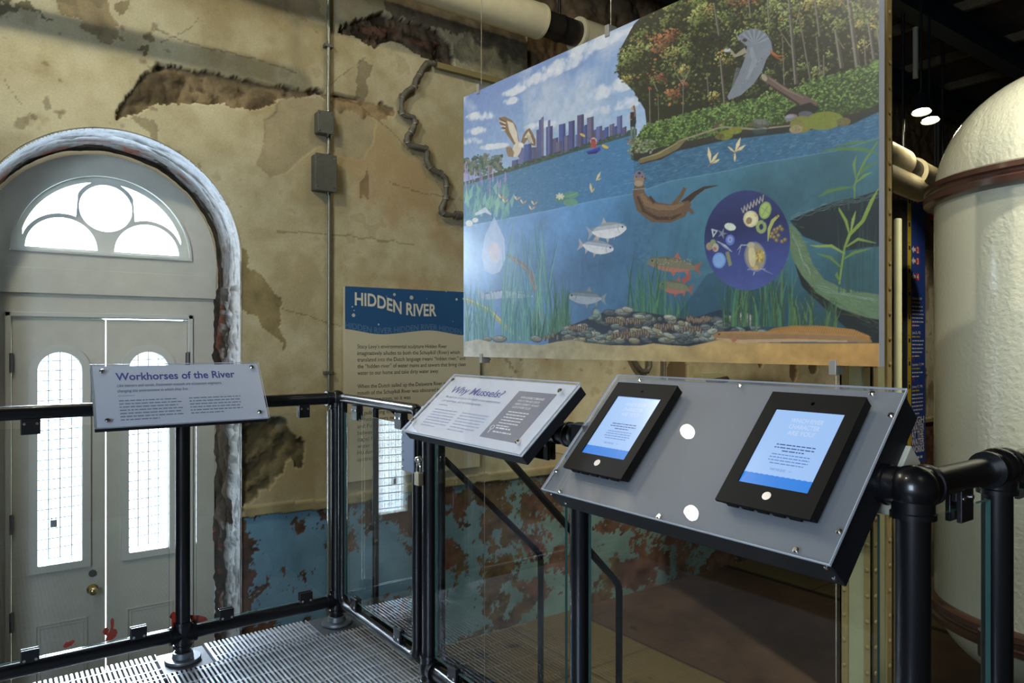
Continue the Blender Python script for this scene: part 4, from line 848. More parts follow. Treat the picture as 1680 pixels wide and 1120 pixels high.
# underwater
w_un = grad([(0, (118, 156, 204)), (.28, (88, 134, 186)), (.5, (72, 126, 170)), (.72, (62, 114, 134)), (1, (54, 98, 108))], tx)
w_un = w_un * (1.16 - .42 * np.clip((ty - .35) / .6, 0, 1) * np.clip(tx * 1.9, .25, 1))[..., None] * (1 + .06 * m1)[..., None]
P = mc.cells(under[::-1] + [(1462, 640), (755, 640)]); mm = mc.mask(P); mc.a[mm[0]] = np.where(mm[1][..., None], w_un[mm[0]], mc.a[mm[0]])
for k in range(1900):
    x = RN.uniform(758, 1460); tp = np.interp(x, [755, 840, 1040, 1041, 1190, 1300, 1395, 1462], [306, 281, 221, 262, 229, 215, 203, 173]); bt = np.interp(x, [u for u, v in under[::-1]], [v for u, v in under[::-1]])
    y = RN.uniform(tp + 1, bt - 1); L = RN.uniform(3, 12) * (.6 if x < 1000 else 1); sl = -.26 * L; c = RN.choice([(96,152,190),(44,96,140),(120,170,200),(40,88,128)]) if x < 1080 else RN.choice([(84,134,156),(36,78,104),(120,160,176),(34,72,96)])
    mc.stroke([(x, y), (x + L / 2, y + sl / 2 + .6), (x + L, y + sl)], [.2, RN.uniform(.5, 1.1), .2], c, .55)
mc.stroke([(u, v + 1) for u, v in under], [1.2] * len(under), (140, 182, 200), .35)
for k in range(7):
    x = 1100 + 45 * k; mc.poly([(x, 300), (x + 14, 296), (x - 20, 470), (x - 60, 480)], (96, 140, 160), .05)
for k in range(10):
    x = 870 + 28 * k; mc.poly([(x, 345), (x + 8, 344), (x - 10, 540), (x - 34, 545)], (120, 160, 200), .05)
# forest
mc.poly([(1012, 118), (1018, 80), (1040, 40), (1068, 12), (1090, -8), (1130, -60), (1462, -220), (1462, 160), (1400, 150), (1200, 175), (1062, 212), (1058, 180), (1040, 150), (1022, 132)], (38, 42, 26))
edge_l = lambda y: np.interp(y, [-170, -60, -8, 12, 40, 80, 118, 132, 150, 190], [1450, 1130, 1092, 1070, 1044, 1020, 1012, 1022, 1042, 1064])
pal1 = [(66,78,34),(88,98,44),(112,118,56),(48,56,28),(58,70,34),(132,132,66)]; palr = [(176,96,52),(186,116,62),(160,72,48),(196,128,60),(150,110,56)]; pald = [(34,38,22),(44,48,28),(28,30,20),(58,62,34)]
for k in range(7200):
    y = RN.uniform(-165, 172); x0_ = edge_l(y); x = RN.uniform(x0_ - 3, 1462)
    if y > 205 - (x - 1060) * .12: continue
    dens = (x < 1120) or y < 60 - (x - 1120) * .08
    red = (1060 < x < 1125 and 55 < y < 175 and RN.random() < .12)
    if not dens and RN.random() < .55: c = RN.choice(pald)
    else: c = RN.choice(palr if red else (pal1 if (m1[min(CHm - 1, max(0, int(tom(x, y)[1]))), min(CWm - 1, max(0, int(tom(x, y)[0])))] > -.3) else pald + pal1[:1]))
    f = RN.uniform(.75, 1.15); r = RN.uniform(1.2, 3.6); mc.ell(x, y, r, r * RN.uniform(.4, .9), RN.uniform(-50, 50), tuple(q * f for q in c), .85, 6)
def at_noise(n, x, y): P = tom(x, y); return n[min(CHm - 1, max(0, int(P[1]))), min(CWm - 1, max(0, int(P[0])))]
for k in range(300):    # crowns, light on the upper left of each
    y = RN.uniform(-165, 165); x = RN.uniform(edge_l(y) + 4, 1460)
    if x > 1130 and y > 70 - (x - 1130) * .08 and RN.random() < .8: continue
    R_ = RN.uniform(7, 19); red = (1062 < x < 1118 and 55 < y < 170 and RN.random() < .5) or (1110 < x < 1180 and 95 < y < 160 and RN.random() < .3) or (1180 < x < 1260 and y < 30 and RN.random() < .3)
    yel = (1150 < x < 1200 and 90 < y < 175) or RN.random() < .25
    b_ = (150, 84, 56) if red else ((168, 150, 74) if yel else RN.choice([(112, 126, 64), (96, 110, 54), (126, 136, 72)]))
    for q in range(int(R_ * 3.4)):
        a = RN.uniform(0, 2 * pi); r = R_ * RN.random() ** .6; dx, dy = r * cos(a), r * sin(a) * .75; px, py = x + dx, y + dy
        if px < edge_l(py): continue
        L_ = 1.0 - .55 * (dx * .6 + dy) / R_ + RN.uniform(-.15, .15); mc.ell(px, py, RN.uniform(.9, 2.4), RN.uniform(.7, 1.5), RN.uniform(-40, 40), tuple(min(200, w * max(.3, L_)) for w in b_), .85, 6)
trunks = [((1066,146),(1067,206),2.6),((1080,158),(1081,200),1.5),((1172,8),(1180,58),4),((1182,95),(1190,178),4.5),((1122,104),(1121,188),2.2),((1160,120),(1163,160),2.5),((1293,-20),(1306,138),6),((1312,30),(1330,132),3),((1340,60),(1346,122),3),((1371,48),(1381,112),7),((1389,-30),(1407,110),9),((1424,30),(1434,98),5),((1284,60),(1287,140),2.4),((1352,90),(1352,124),3),((1440,50),(1445,92),4),((1258,-40),(1262,40),3.5),((1330,-60),(1345,60),4),((1225,-30),(1232,30),3),((1418,60),(1421,112),3)]
for a, b, w in trunks:
    mc.stroke([a, b], [w * .8, w], (104, 98, 84), .9); mc.stroke([(a[0] + w * .25, a[1]), (b[0] + w * .25, b[1])], [w * .3, w * .35], (58, 54, 44), .8); mc.stroke([(a[0] - w * .25, a[1]), (b[0] - w * .25, b[1])], [w * .2, w * .25], (150, 144, 126), .6)
for a, b in (((1290,20),(1262,-8)),((1298,78),(1276,45)),((1306,40),(1318,-10)),((1389,12),(1372,-6)),((1122,140),(1108,120)),((1122,135),(1134,108)),((1079,150),(1070,130)),((1385,80),(1372,60))): mc.stroke([a, b], [1.6, .5], (150, 140, 116), .8)
for k in range(2600):   # foliage hanging in front of the trunks
    x = RN.uniform(1030, 1460); y = RN.uniform(-160, 40 if x > 1130 else 130)
    if x < edge_l(y): continue
    if RN.random() < .5: r = RN.uniform(1.2, 3.2); mc.ell(x, y, r, r * .6, RN.uniform(-50, 50), RN.choice(pal1 + [(150, 140, 72)] + (palr if RN.random() < .06 else [])), .8, 6)
# undergrowth on the bank
bank_t = [1036, 1060, 1100, 1160, 1220, 1290, 1330, 1390, 1440, 1462]; bt_ = [236, 205, 196, 178, 168, 152, 132, 118, 100, 92]; bb_ = [262, 268, 246, 232, 217, 211, 205, 198, 186, 176]
mc.poly(list(zip(bank_t, bt_)) + list(zip(bank_t[::-1], bb_[::-1])), (52, 68, 34))
for k in range(3400):
    x = RN.uniform(1036, 1460); a = np.interp(x, bank_t, bt_); b = np.interp(x, bank_t, bb_); y = a + (b - a) * RN.random() ** 1.2 - RN.random() * 4; lo = (y - a) / (b - a + 1); c = RN.choice([(112,144,62),(88,124,56),(134,160,76),(64,90,44),(76,104,50)]); f = 1.05 - .55 * max(0, lo - .5); r = RN.uniform(1, 2.8)
    mc.ell(x, y, r, r * .6, RN.uniform(-40, 40), tuple(q * f for q in c), .85, 6)
mc.stroke([(u, v - 4) for u, v in surf_top[3:]], [4, 12, 12, 14, 14, 10], (42, 50, 46), 1)
mc.stroke([(1036, 248), (1060, 262), (1110, 240), (1190, 222), (1250, 210), (1310, 203), (1400, 190), (1462, 170)], [5, 9, 9, 6, 6, 6, 8, 6], (56, 50, 40), .9)
for k in range(90): x = RN.uniform(1030, 1075); mc.ell(x, RN.uniform(228, 252), RN.uniform(1.5, 3.2), 1.6, 0, RN.choice([(120,124,96),(150,150,124),(92,96,72)]), .9, 7)
# fallen logs
mc.stroke([(1048, 265), (1075, 258), (1110, 240), (1128, 224)], [6, 11, 10, 4], (116, 104, 66)); mc.stroke([(1050, 261), (1080, 252), (1112, 234)], [1, 2, 1], (160, 150, 96)); mc.stroke([(1050, 269), (1085, 260), (1112, 246)], [2, 3, 1], (58, 48, 34))
mc.stroke([(1112, 232), (1160, 216), (1185, 208), (1240, 212), (1298, 206)], [2, 3, 3, 3, 2], (142, 132, 104)); mc.stroke([(1170, 208), (1205, 190)], [5, 2], (90, 78, 58))
mc.stroke([(1252, 125), (1275, 142), (1300, 158), (1322, 168), (1340, 172)], [12, 13, 15, 20, 8], (104, 84, 74)); mc.ell(1254, 127, 4, 6.5, -35, (156, 146, 116)); mc.stroke([(1262, 128), (1290, 147), (1318, 160)], [1.5, 2.5, 1.5], (140, 118, 104), .8); mc.stroke([(1260, 138), (1290, 158), (1312, 172)], [2, 4, 3], (52, 40, 36), .9)
mc.poly([(1286, 190), (1300, 176), (1330, 168), (1345, 178), (1330, 190), (1300, 198)], (40, 38, 32)); mc.ell(1298, 193, 11, 6, -8, (120, 116, 124)); mc.ell(1296, 191, 7, 3, -8, (150, 146, 152), .8); mc.ell(1322, 188, 12, 6, 0, (84, 88, 96))
for (u, v, a, b, c) in ((1190,222,13,8,(116,120,40)),(1206,214,12,6,(128,130,48)),(1181,224,8,5,(96,92,44)),(1315,204,19,14,(124,120,52)),(1306,212,11,7,(150,132,90)),(1352,198,32,15,(120,128,46)),(1384,200,12,7,(108,100,56))):
    mc.ell(u, v, a, b, -6, c); 
    for k in range(50): r = RN.random() ** .5; th = RN.uniform(0, 2 * pi); mc.ell(u + a * .9 * r * cos(th), v + b * .85 * r * sin(th), 1.6, 1.0, 0, tuple(q * RN.uniform(.7, 1.25) for q in c), .8, 6)
for k in range(40): mc.stroke([(RN.uniform(1170, 1390), 0)] * 2, .1, (0, 0, 0), 0)
# turtle
mc.ell(1248, 202, 15, 7.5, 4, (84, 88, 78)); mc.ell(1248, 200, 11, 4.5, 4, (116, 120, 110), .8); mc.ell(1232, 204, 5, 3, -10, (92, 92, 48)); mc.ell(1258, 208, 4, 2, 20, (70, 70, 44)); mc.stroke([(1240, 199), (1242, 206)], .7, (60, 62, 56)); mc.stroke([(1250, 198), (1251, 207)], .7, (60, 62, 56)); mc.ell(1246, 215, 12, 5, 0, (60, 84, 84), .6)
# heron
hc = (118, 126, 134)
mc.poly([(1212, 58), (1222, 50), (1240, 47), (1256, 54), (1265, 68), (1268, 84), (1258, 96), (1250, 118), (1236, 138), (1216, 156), (1196, 164), (1193, 158), (1204, 140), (1214, 118), (1222, 96), (1226, 76), (1216, 68)], hc)
for k in range(26):
    f = k / 25; a = (1222 + 40 * f, 60 + 24 * f); b = (1196 + 22 * f + 30 * f * f, 163 - 20 * f - 45 * f * f); mc.stroke([(a[0] * .5 + b[0] * .5, a[1] * .5 + b[1] * .5), b], [.6, .9], (86, 94, 104) if k % 2 else (150, 158, 164), .75)
for k in range(12): a = -2.6 + k * .2; mc.stroke([(1238, 72), (1238 + 26 * cos(a), 72 + 24 * sin(a))], [1.0, 2.2], (140, 148, 156) if k % 2 else (98, 106, 118), .8)
mc.stroke([(1232, 78), (1238, 100), (1226, 130)], [6, 9, 4], (148, 156, 160), .55); mc.stroke([(1224, 82), (1214, 88), (1206, 92), (1200, 84), (1196, 83)], [9, 7, 5, 4, 5], (146, 140, 112)); mc.ell(1193, 82, 6, 3.2, -14, (176, 180, 178)); mc.stroke([(1188, 82), (1173, 90.5)], [2.6, .4], (190, 128, 66)); mc.stroke([(1192, 80), (1204, 78)], [1.5, .3], (40, 44, 52)); mc.stroke([(1264, 84), (1276, 92), (1287, 92)], [3, 2, 1.2], (178, 102, 40)); mc.stroke([(1266, 88), (1280, 98), (1286, 100)], [2, 1.6, 1], (164, 90, 36)); mc.ell(1222, 66, 4, 3, 0, (60, 50, 48)); mc.stroke([(1214, 66), (1209, 58)], [4, 1], (132, 140, 148))
# osprey
ow = (206, 196, 176); ob = (132, 104, 78)
mc.poly([(819, 193), (828, 191), (840, 197), (847, 207), (850, 222), (853, 240), (848, 244), (838, 230), (826, 212), (820, 202)], ob); mc.poly([(832, 198), (842, 202), (848, 216), (851, 236), (845, 234), (836, 216)], ow)
for k in range(6): mc.stroke([(830 - k * .2, 200 + k * 2.6), (818.5 + k * .8, 194 + k * 4)], [1.8, .9], (222, 214, 198) if k % 2 else (88, 68, 52))
mc.poly([(854, 238), (858, 222), (864, 213), (869, 210), (874, 218), (879, 229), (879, 240), (872, 238), (866, 228), (860, 236)], ob); mc.poly([(860, 226), (867, 215), (872, 224), (876, 236), (870, 234), (865, 226)], ow)
for k in range(5): mc.stroke([(865 + k * 2, 222), (868 + k * 2.8, 238 - abs(k - 2))], [.6, .9], (90, 70, 56), .8)
mc.ell(848, 245, 7, 13, 18, ow); mc.poly([(830, 241), (838, 240), (844, 250), (842, 258), (834, 257), (831, 250)], (150, 128, 100))
for k in range(4): mc.stroke([(832 + k * 2.5, 243), (834 + k * 2.4, 257)], .7, (96, 76, 58))
mc.ell(855, 238, 4, 4, 0, (222, 216, 204)); mc.stroke([(846, 254), (852, 261)], 1.2, (190, 180, 160))
# kayaker and the woman on the bank
mc.poly([(961, 249), (970, 246), (984, 241), (986, 246), (978, 252), (966, 253)], (52, 58, 162)); mc.poly([(963, 251), (985, 246), (978, 252), (966, 253)], (34, 38, 110)); mc.ell(974, 232, 5.5, 6.5, 0, (190, 176, 176)); mc.poly([(970, 228), (977, 228), (979, 242), (969, 243)], (170, 72, 66)); mc.ell(974, 222, 2.6, 3.4, 0, (108, 76, 66)); mc.stroke([(953, 220), (998, 243)], [.8, .8], (70, 60, 60)); mc.ell(956, 221.5, 5, 2, 28, (216, 178, 60)); mc.ell(993, 240.5, 6, 2.4, 25, (216, 178, 60))
mc.stroke([(1036, 206), (1036.5, 228)], [4, 3], (104, 122, 108)); mc.stroke([(1041, 206), (1041, 228)], [4, 3], (92, 110, 98)); mc.poly([(1034, 184), (1043, 183), (1044, 200), (1042, 208), (1034, 208)], (42, 42, 50)); mc.ell(1038.5, 178, 2.6, 3.4, 0, (190, 150, 124)); mc.stroke([(1040, 173), (1042, 184), (1041, 192)], [3.2, 3, 1.6], (124, 88, 60)); mc.stroke([(1034, 187), (1032, 196), (1037, 196)], [1.8, 1.5, 1.2], (190, 150, 124)); mc.stroke([(1037, 227), (1037, 232)], 2, (120, 84, 70))
# lilies, purple spikes, mayflies
mc.ell(936, 320, 14, 6, -8, (92, 146, 126)); mc.ell(922, 327, 13, 4, -6, (82, 134, 120)); mc.ell(936, 332, 12, 6, -4, (98, 152, 128)); mc.stroke([(928, 324), (948, 316)], [.5, .5], (140, 180, 150)); 
for k in range(7): mc.ell(919 + 4 * cos(k * .9), 322 + 2.6 * sin(k * .9), 3.6, 1.8, k * 50, (206, 206, 176), .9, 8)
for k in range(26):
    x = RN.uniform(762, 832); y = RN.uniform(286, 322) + (x - 762) * .12; hgt = RN.uniform(10, 24); mc.stroke([(x, y), (x + RN.uniform(-1, 1), y - hgt)], [2.8, 1.2], RN.choice([(146,128,190),(166,140,196),(128,116,180)]), .85); mc.stroke([(x, y), (x + RN.uniform(-4, 4), y + 34)], [1, 1.4], (106, 152, 146), .7)
for k in range(46):
    x = RN.uniform(762, 840); y = RN.uniform(308, 352) ; mc.stroke([(x, y + 10), (x + RN.uniform(-3, 5), y), (x + RN.uniform(-2, 9), y - 12)], [2.5, 6, .6], RN.choice([(116,172,160),(92,150,150),(136,188,170)]), .7)
def petal(x, y, L, w, an, c=(214, 196, 140)): a = radians(an); mc.stroke([(x, y), (x + L * .55 * cos(a), y - L * .55 * sin(a)), (x + L * cos(a), y - L * sin(a))], [.6, w, .6], c)
for (x, y, s_) in ((1166, 268, 1.0), (1206, 250, .95)):
    petal(x, y, 27 * s_, 6, 98 if s_ == 1 else 70); petal(x, y, 22 * s_, 5, 55 if s_ == 1 else 35); petal(x, y, 16 * s_, 3.5, 25 if s_ == 1 else 140); petal(x, y, 15, 4, -92 if s_ < 1 else 20); mc.stroke([(x - 5, y + 6), (x, y), (x + 8, y - 4)], [1, 2, .6], (150, 110, 70))
for (x, y, an) in ((978, 296, 62), (971, 316, 100)): petal(x, y, 16, 4.4, an); petal(x, y, 9, 3, an - 40, (190, 168, 110))
for (x, y) in ((848, 328), (858, 334), (876, 336), (872, 344), (822, 325), (828, 332)): petal(x, y, 8, 3, 120, (214, 196, 150)); petal(x, y, 8, 3, 40, (196, 150, 110)); 
# otter
of = (104, 80, 58); od = (60, 44, 34)
mc.stroke([(1122, 334), (1140, 318), (1156, 308), (1178, 304)], [12, 8, 5, 1], od); mc.stroke([(1106, 336), (1118, 320), (1124, 308)], [9, 6, 6], of); mc.stroke([(1126, 340), (1134, 346), (1137, 351)], [8, 6, 5], of)
mc.stroke([(1049, 302), (1048, 318), (1056, 336), (1074, 348), (1098, 350), (1118, 344), (1132, 332)], [16, 20, 29, 34, 31, 25, 8], of)
mc.stroke([(1052, 318), (1062, 334), (1080, 340), (1104, 341), (1122, 334)], [6, 10, 9, 8, 4], (146, 112, 78), .6); mc.stroke([(1046, 322), (1056, 345), (1078, 358), (1102, 358), (1118, 351)], [3, 6, 6, 6, 3], (58, 40, 28), .75)
for k in range(260):
    f = RN.random(); i = f * 5; j = int(i); g = i - j; pts = [(1049,302),(1048,318),(1056,336),(1074,348),(1098,350),(1118,344)]; j = min(j, 4); x = pts[j][0] * (1 - g) + pts[j + 1][0] * g + RN.uniform(-9, 9); y = pts[j][1] * (1 - g) + pts[j + 1][1] * g + RN.uniform(-9, 9); mc.stroke([(x, y), (x + 3, y + RN.uniform(-1, 2))], [.5, .2], RN.choice([(156,120,84),(84,60,40),(128,96,66)]), .6)
mc.stroke([(1066, 322), (1074, 333)], [4, 6], (70, 50, 40)); mc.ell(1049, 292, 9, 11, 8, (150, 122, 94)); mc.ell(1049, 286, 7.5, 6, 5, (120, 108, 128)); mc.ell(1049, 284, 2.6, 2, 0, (44, 40, 60)); mc.ell(1044, 290, 1.2, 1.2, 0, (24, 20, 20)); mc.ell(1054, 290, 1.2, 1.2, 0, (24, 20, 20)); mc.ell(1058, 293, 1.8, 2.2, 0, (96, 70, 52)); mc.ell(1048, 301, 7.5, 5, 0, (168, 150, 124), .8); mc.stroke([(1038, 311), (1060, 309)], [1, 1], (150, 186, 206), .7)
# fish
def fish(x, y, L, hh, ang, back, belly, tail=None, fins=None, flip=1, low=-.15):
    """flip 1: head on the right"""
    a = radians(ang); T_ = lambda s, t: (x + flip * s * L * cos(a) - t * sin(a) * flip, y + s * L * sin(a) + t * cos(a))
    top = [T_(s, -hh * (1 - ((s - .1) / .95) ** 2) ** .8 if abs((s - .1) / .95) < 1 else 0) for s in np.linspace(-.84, 1, 18)]; bot = [T_(s, hh * (1 - abs((s - .1) / .95) ** 2) ** .8) for s in np.linspace(1, -.84, 18)]
    t = tail or back; mc.poly([T_(-.78, -2), T_(-1.12, -hh * .95), T_(-1.0, 0), T_(-1.12, hh * .95), T_(-.78, 2)], t)
    f_ = fins or back; mc.poly([T_(.0, -hh * .9), T_(-.12, -hh * 1.75), T_(-.28, -hh * .85)], f_); mc.poly([T_(.05, hh * .9), T_(-.08, hh * 1.6), T_(-.16, hh * .9)], f_); mc.poly([T_(-.45, hh * .6), T_(-.6, hh * 1.3), T_(-.66, hh * .5)], f_); mc.poly([T_(.42, hh * .4), T_(.26, hh * 1.35), T_(.3, hh * .5)], f_)
    mc.poly(top + bot, belly); mc.poly(top + [T_(s, hh * low) for s in np.linspace(1, -.84, 12)], back)
    mc.poly(top + [T_(s, -hh * .62) for s in np.linspace(.9, -.8, 12)], tuple(q * .8 for q in back), .8); mc.ell(*T_(.80, -hh * .18), 1.5, 1.5, 0, (20, 20, 24)); mc.stroke([T_(.60, -hh * .6), T_(.55, 0), T_(.62, hh * .6)], [.8, 1.2, .8], tuple(q * .65 for q in belly), .8)
    for k in range(50): s = RN.uniform(-.7, .5); mc.ell(*T_(s, RN.uniform(-.6, .5) * hh), .8, .5, 0, tuple(q * RN.choice([.8, 1.15]) for q in back), .5, 5)
fish(997, 378, 31, 13, -8, (168, 176, 184), (212, 212, 214), (148, 158, 172), (176, 170, 160)); fish(979, 405, 28, 11, 8, (160, 170, 182), (206, 208, 212), (168, 160, 164), (170, 160, 158))
fish(1104, 434, 43, 12, -7, (116, 114, 92), (176, 104, 86), (150, 92, 72), (174, 96, 74), flip=-1, low=.42)
for k in range(60): mc.ell(RN.uniform(1072, 1135), RN.uniform(424, 434), .9, .7, 0, (176, 162, 104), .8, 6)
fish(1108, 471, 27, 11, -8, (116, 118, 90), (172, 100, 86), (150, 84, 70), (164, 90, 74), flip=-1, low=.35); mc.poly([(1122, 466), (1132, 458), (1134, 444), (1130, 450), (1118, 458)], (160, 80, 66))
fish(962, 488, 30, 11, -4, (110, 130, 138), (150, 164, 176), (122, 138, 140), (118, 134, 136), flip=-1)
mc.stroke([(786, 486), (800, 487), (830, 481), (856, 484), (874, 486)], [3, 9, 15, 10, 2], (158, 172, 200)); mc.stroke([(792, 482), (830, 475), (866, 483)], [2, 4, 2], (108, 120, 156)); mc.poly([(797, 483), (784, 474), (786, 492)], (150, 166, 196)); mc.poly([(838, 489), (842, 500), (848, 490)], (140, 156, 186)); mc.poly([(803, 481), (796, 474), (810, 479)], (140, 154, 190))
for k in range(10): mc.ell(806 + k * 5.5, 477.5 + abs(k - 5) * .4, 1.6, 1.4, 0, (176, 188, 212), .9, 6)
# pale drop on the shore side
mc.poly([(811, 355), (828, 392), (829, 425), (820, 446), (808, 450), (796, 444), (790, 420), (796, 386)], (176, 190, 222), .75); mc.ell(811, 414, 10, 17, -6, (192, 184, 198), .9); mc.stroke([(780, 352), (796, 344), (806, 352)], [4, 9, 2], (206, 214, 224), .8); mc.ell(770, 366, 6, 5, 0, (222, 222, 210), .8); mc.ell(780, 361, 5, 4, 0, (222, 222, 210), .8)
# branch, roots, water plants
mc.stroke([(832, 418), (858, 434), (872, 452), (882, 485), (886, 510), (898, 536)], [4, 8, 9, 8, 7, 3], (138, 104, 108)); mc.stroke([(836, 420), (862, 440), (876, 470), (888, 520)], [1, 2, 2, 1], (170, 134, 130), .7)
mc.stroke([(762, 490), (785, 500), (806, 512), (832, 538), (856, 556)], [5, 7, 8, 7, 4], (166, 168, 112)); mc.stroke([(762, 489), (785, 498), (806, 510), (832, 536)], [1, 2, 2, 1], (206, 206, 140), .8)
def weed(x0, x1, yb_, hts, cols, n, sway=8, w=2.0, al=.8):
    for k in range(n):
        x = RN.uniform(x0, x1); y = yb_(x) if callable(yb_) else yb_; hh = RN.uniform(*hts); sx = RN.uniform(-sway, sway); c = RN.choice(cols); ww = w * RN.uniform(.6, 1.2)
        mc.stroke([(x, y), (x + sx * .1, y - hh * .35), (x + sx * .45, y - hh * .7), (x + sx, y - hh)], [ww, ww, ww * .8, .3], c, al)
teal = [(92,152,146),(74,134,140),(112,168,152),(64,118,132)]; dgr = [(52,104,84),(66,118,88),(44,88,76),(82,130,92)]; rgr = [(74,104,60),(92,122,66),(58,88,62),(48,76,58)]
weed(822, 905, 556, (90, 205), teal, 60, 26, 2.4, .7); weed(762, 810, 560, (40, 100), teal, 46, 12, 2.4); weed(835, 880, 560, (40, 90), teal, 46, 14, 2.4); weed(905, 935, 556, (40, 110), dgr, 34, 10, 2.4); weed(870, 935, 556, (20, 60), dgr, 50, 8, 1.8)
weed(1030, 1092, 524, (40, 132), dgr, 50, 16, 2.6); weed(1090, 1130, 528, (16, 46), dgr, 40, 6, 2)
for k in range(160): mc.ell(RN.uniform(1046, 1066) + RN.uniform(-4, 4), RN.uniform(365, 432), 3.0, 2.6, 0, (70, 116, 150), .25, 8)
# rocks and mussels
rk = [(122,128,120),(98,108,106),(148,152,134),(80,88,94),(136,132,104),(112,132,126)]
mc.poly([(900, 556), (930, 536), (1000, 508), (1060, 512), (1130, 524), (1180, 508), (1240, 520), (1240, 570), (900, 572)], (34, 44, 58), .85); mc.poly([(1110, 520), (1160, 450), (1200, 440), (1300, 470), (1300, 530), (1200, 545)], (34, 62, 84), .4)
def rock(x, y, a, b, an, c):
    mc.ell(x, y, a, b, an, tuple(q * .62 for q in c)); mc.ell(x - a * .06, y - b * .18, a * .88, b * .72, an, c); mc.ell(x - a * .15, y - b * .35, a * .55, b * .38, an, tuple(min(235, q * 1.25) for q in c), .7)
    for k in range(10): mc.stroke([(x + RN.uniform(-a, a) * .7, y + RN.uniform(-b, b) * .5), (x + RN.uniform(-a, a) * .7, y + RN.uniform(-b, b) * .5)], [.4, .6], tuple(q * .5 for q in c), .5)
for (x, y, a, b, an) in ((980,518,7,14,-20),(1000,513,11,6,4),(1022,512,14,7,0),(1030,508,10,5,10),(1060,523,18,8,8),(1075,545,22,9,6),(1040,545,16,8,-8),(985,556,34,9,4),(1012,538,10,6,0),(1120,556,26,8,-4),(1150,548,14,7,0),(1172,548,16,8,0),(1130,538,12,6,8),(1104,536,10,6,0),(1182,530,16,10,30),(1218,524,22,12,0),(1238,534,12,7,20),(1165,556,20,6,0),(950,558,14,6,-8),(1095,558,16,6,0),(820,556,12,6,0),(800,556,8,4,0),(880,556,10,6,10),(1250,545,10,5,0),(962,546,9,5,0),(1012,558,12,5,-10)): rock(x, y, a, b, an, RN.choice(rk))
for k in range(150):
    x = RN.uniform(925, 1250); lo_ = np.interp(x, [925, 990, 1060, 1130, 1200, 1250], [540, 512, 512, 522, 516, 536]); y = lo_ + (560 - lo_) * RN.random() ** .8; rock(x, y, RN.uniform(4, 12), RN.uniform(3, 6), RN.uniform(-20, 20), RN.choice(rk))
for (x0, x1, y, n) in ((936, 960, 538, 8), (996, 1050, 528, 16), (1022, 1064, 546, 12), (1128, 1164, 524, 14), (1078, 1104, 536, 8), (894, 915, 552, 4), (1120, 1150, 540, 8), (1005, 1030, 550, 6)):
    for k in range(n): x = x0 + (x1 - x0) * k / max(1, n - 1); yy_ = y + RN.uniform(-3, 3); mc.ell(x, yy_, 2.5, 5.4, RN.uniform(-18, 18), (80, 68, 60)); mc.ell(x - .6, yy_ - .5, 1.2, 4.0, 0, (150, 130, 108), .75)
# right hand logs with moss
mc.poly([(1296, 362), (1330, 345), (1365, 332), (1410, 322), (1462, 306), (1462, 402), (1420, 406), (1385, 412), (1345, 398), (1318, 388)], (30, 42, 46)); mc.poly([(1300, 420), (1325, 450), (1370, 478), (1462, 500), (1462, 575), (1400, 548), (1352, 505), (1316, 470)], (26, 36, 34))
mc.poly([(1296, 366), (1306, 376), (1322, 400), (1334, 434), (1352, 458), (1384, 474), (1462, 486), (1462, 528), (1420, 520), (1378, 506), (1340, 480), (1316, 452), (1300, 425), (1294, 395)], (94, 120, 84))
for k in range(200):
    f = RN.random(); cx_l = np.interp(f, [0, .3, .5, 1], [1300, 1318, 1345, 1455]); cy_l = np.interp(f, [0, .3, .5, 1], [378, 430, 466, 506]); x = cx_l + RN.uniform(-11, 11); y = cy_l + RN.uniform(-14, 14); mc.stroke([(x, y), (x + RN.uniform(2, 10), y + RN.uniform(0, 7))], [.4, .9], RN.choice([(132,154,112),(54,76,54),(108,130,88),(150,160,96)]), .55)
for k in range(60): x = RN.uniform(1320, 1455); y = np.interp(x, [1320, 1455], [470, 545]) + RN.uniform(-8, 12); mc.stroke([(x, y), (x + RN.uniform(8, 20), y + RN.uniform(3, 9))], [.4, 1.0], RN.choice([(120,132,72),(70,84,50),(44,56,40)]), .6)
def web(pts, c=(150, 176, 164)):
    for i in range(len(pts) - 1):
        (a, b), (d, e_) = pts[i], pts[i + 1]
        for s_ in (-3, 0, 3): mc.stroke([(a, b + s_ * RN.uniform(.4, 1)), ((a + d) / 2 + RN.uniform(-3, 3), (b + e_) / 2 + s_ + RN.uniform(-3, 3)), (d, e_ + s_ * RN.uniform(.4, 1))], [.5, .9, .5], c, .55)
web([(1298, 358), (1318, 352), (1340, 344), (1365, 336), (1395, 330), (1420, 326), (1448, 318)]); web([(1300, 385), (1310, 405), (1318, 430), (1330, 450)]); web([(1340, 470), (1365, 478), (1400, 486), (1440, 492)]); web([(1136, 452), (1160, 446), (1180, 440)], (90, 130, 140)); web([(1200, 516), (1212, 512), (1226, 516), (1240, 526)], (170, 184, 140))
weed(1185, 1300, 536, (40, 120), rgr + dgr, 90, 18, 3.0); weed(1300, 1372, 538, (20, 64), rgr, 50, 14, 3.0); weed(1370, 1450, 480, (40, 150), [(40, 76, 70), (52, 84, 66)], 24, 10, 3, .4); weed(1345, 1440, 345, (30, 60), [(50, 92, 84)], 10, 4, 3, .35)
lf = (118, 148, 56)
mc.stroke([(1377, 466), (1382, 430), (1386, 405), (1394, 385), (1416, 362), (1430, 330), (1442, 308)], [3, 3, 3.5, 5, 6, 6, 1], lf)
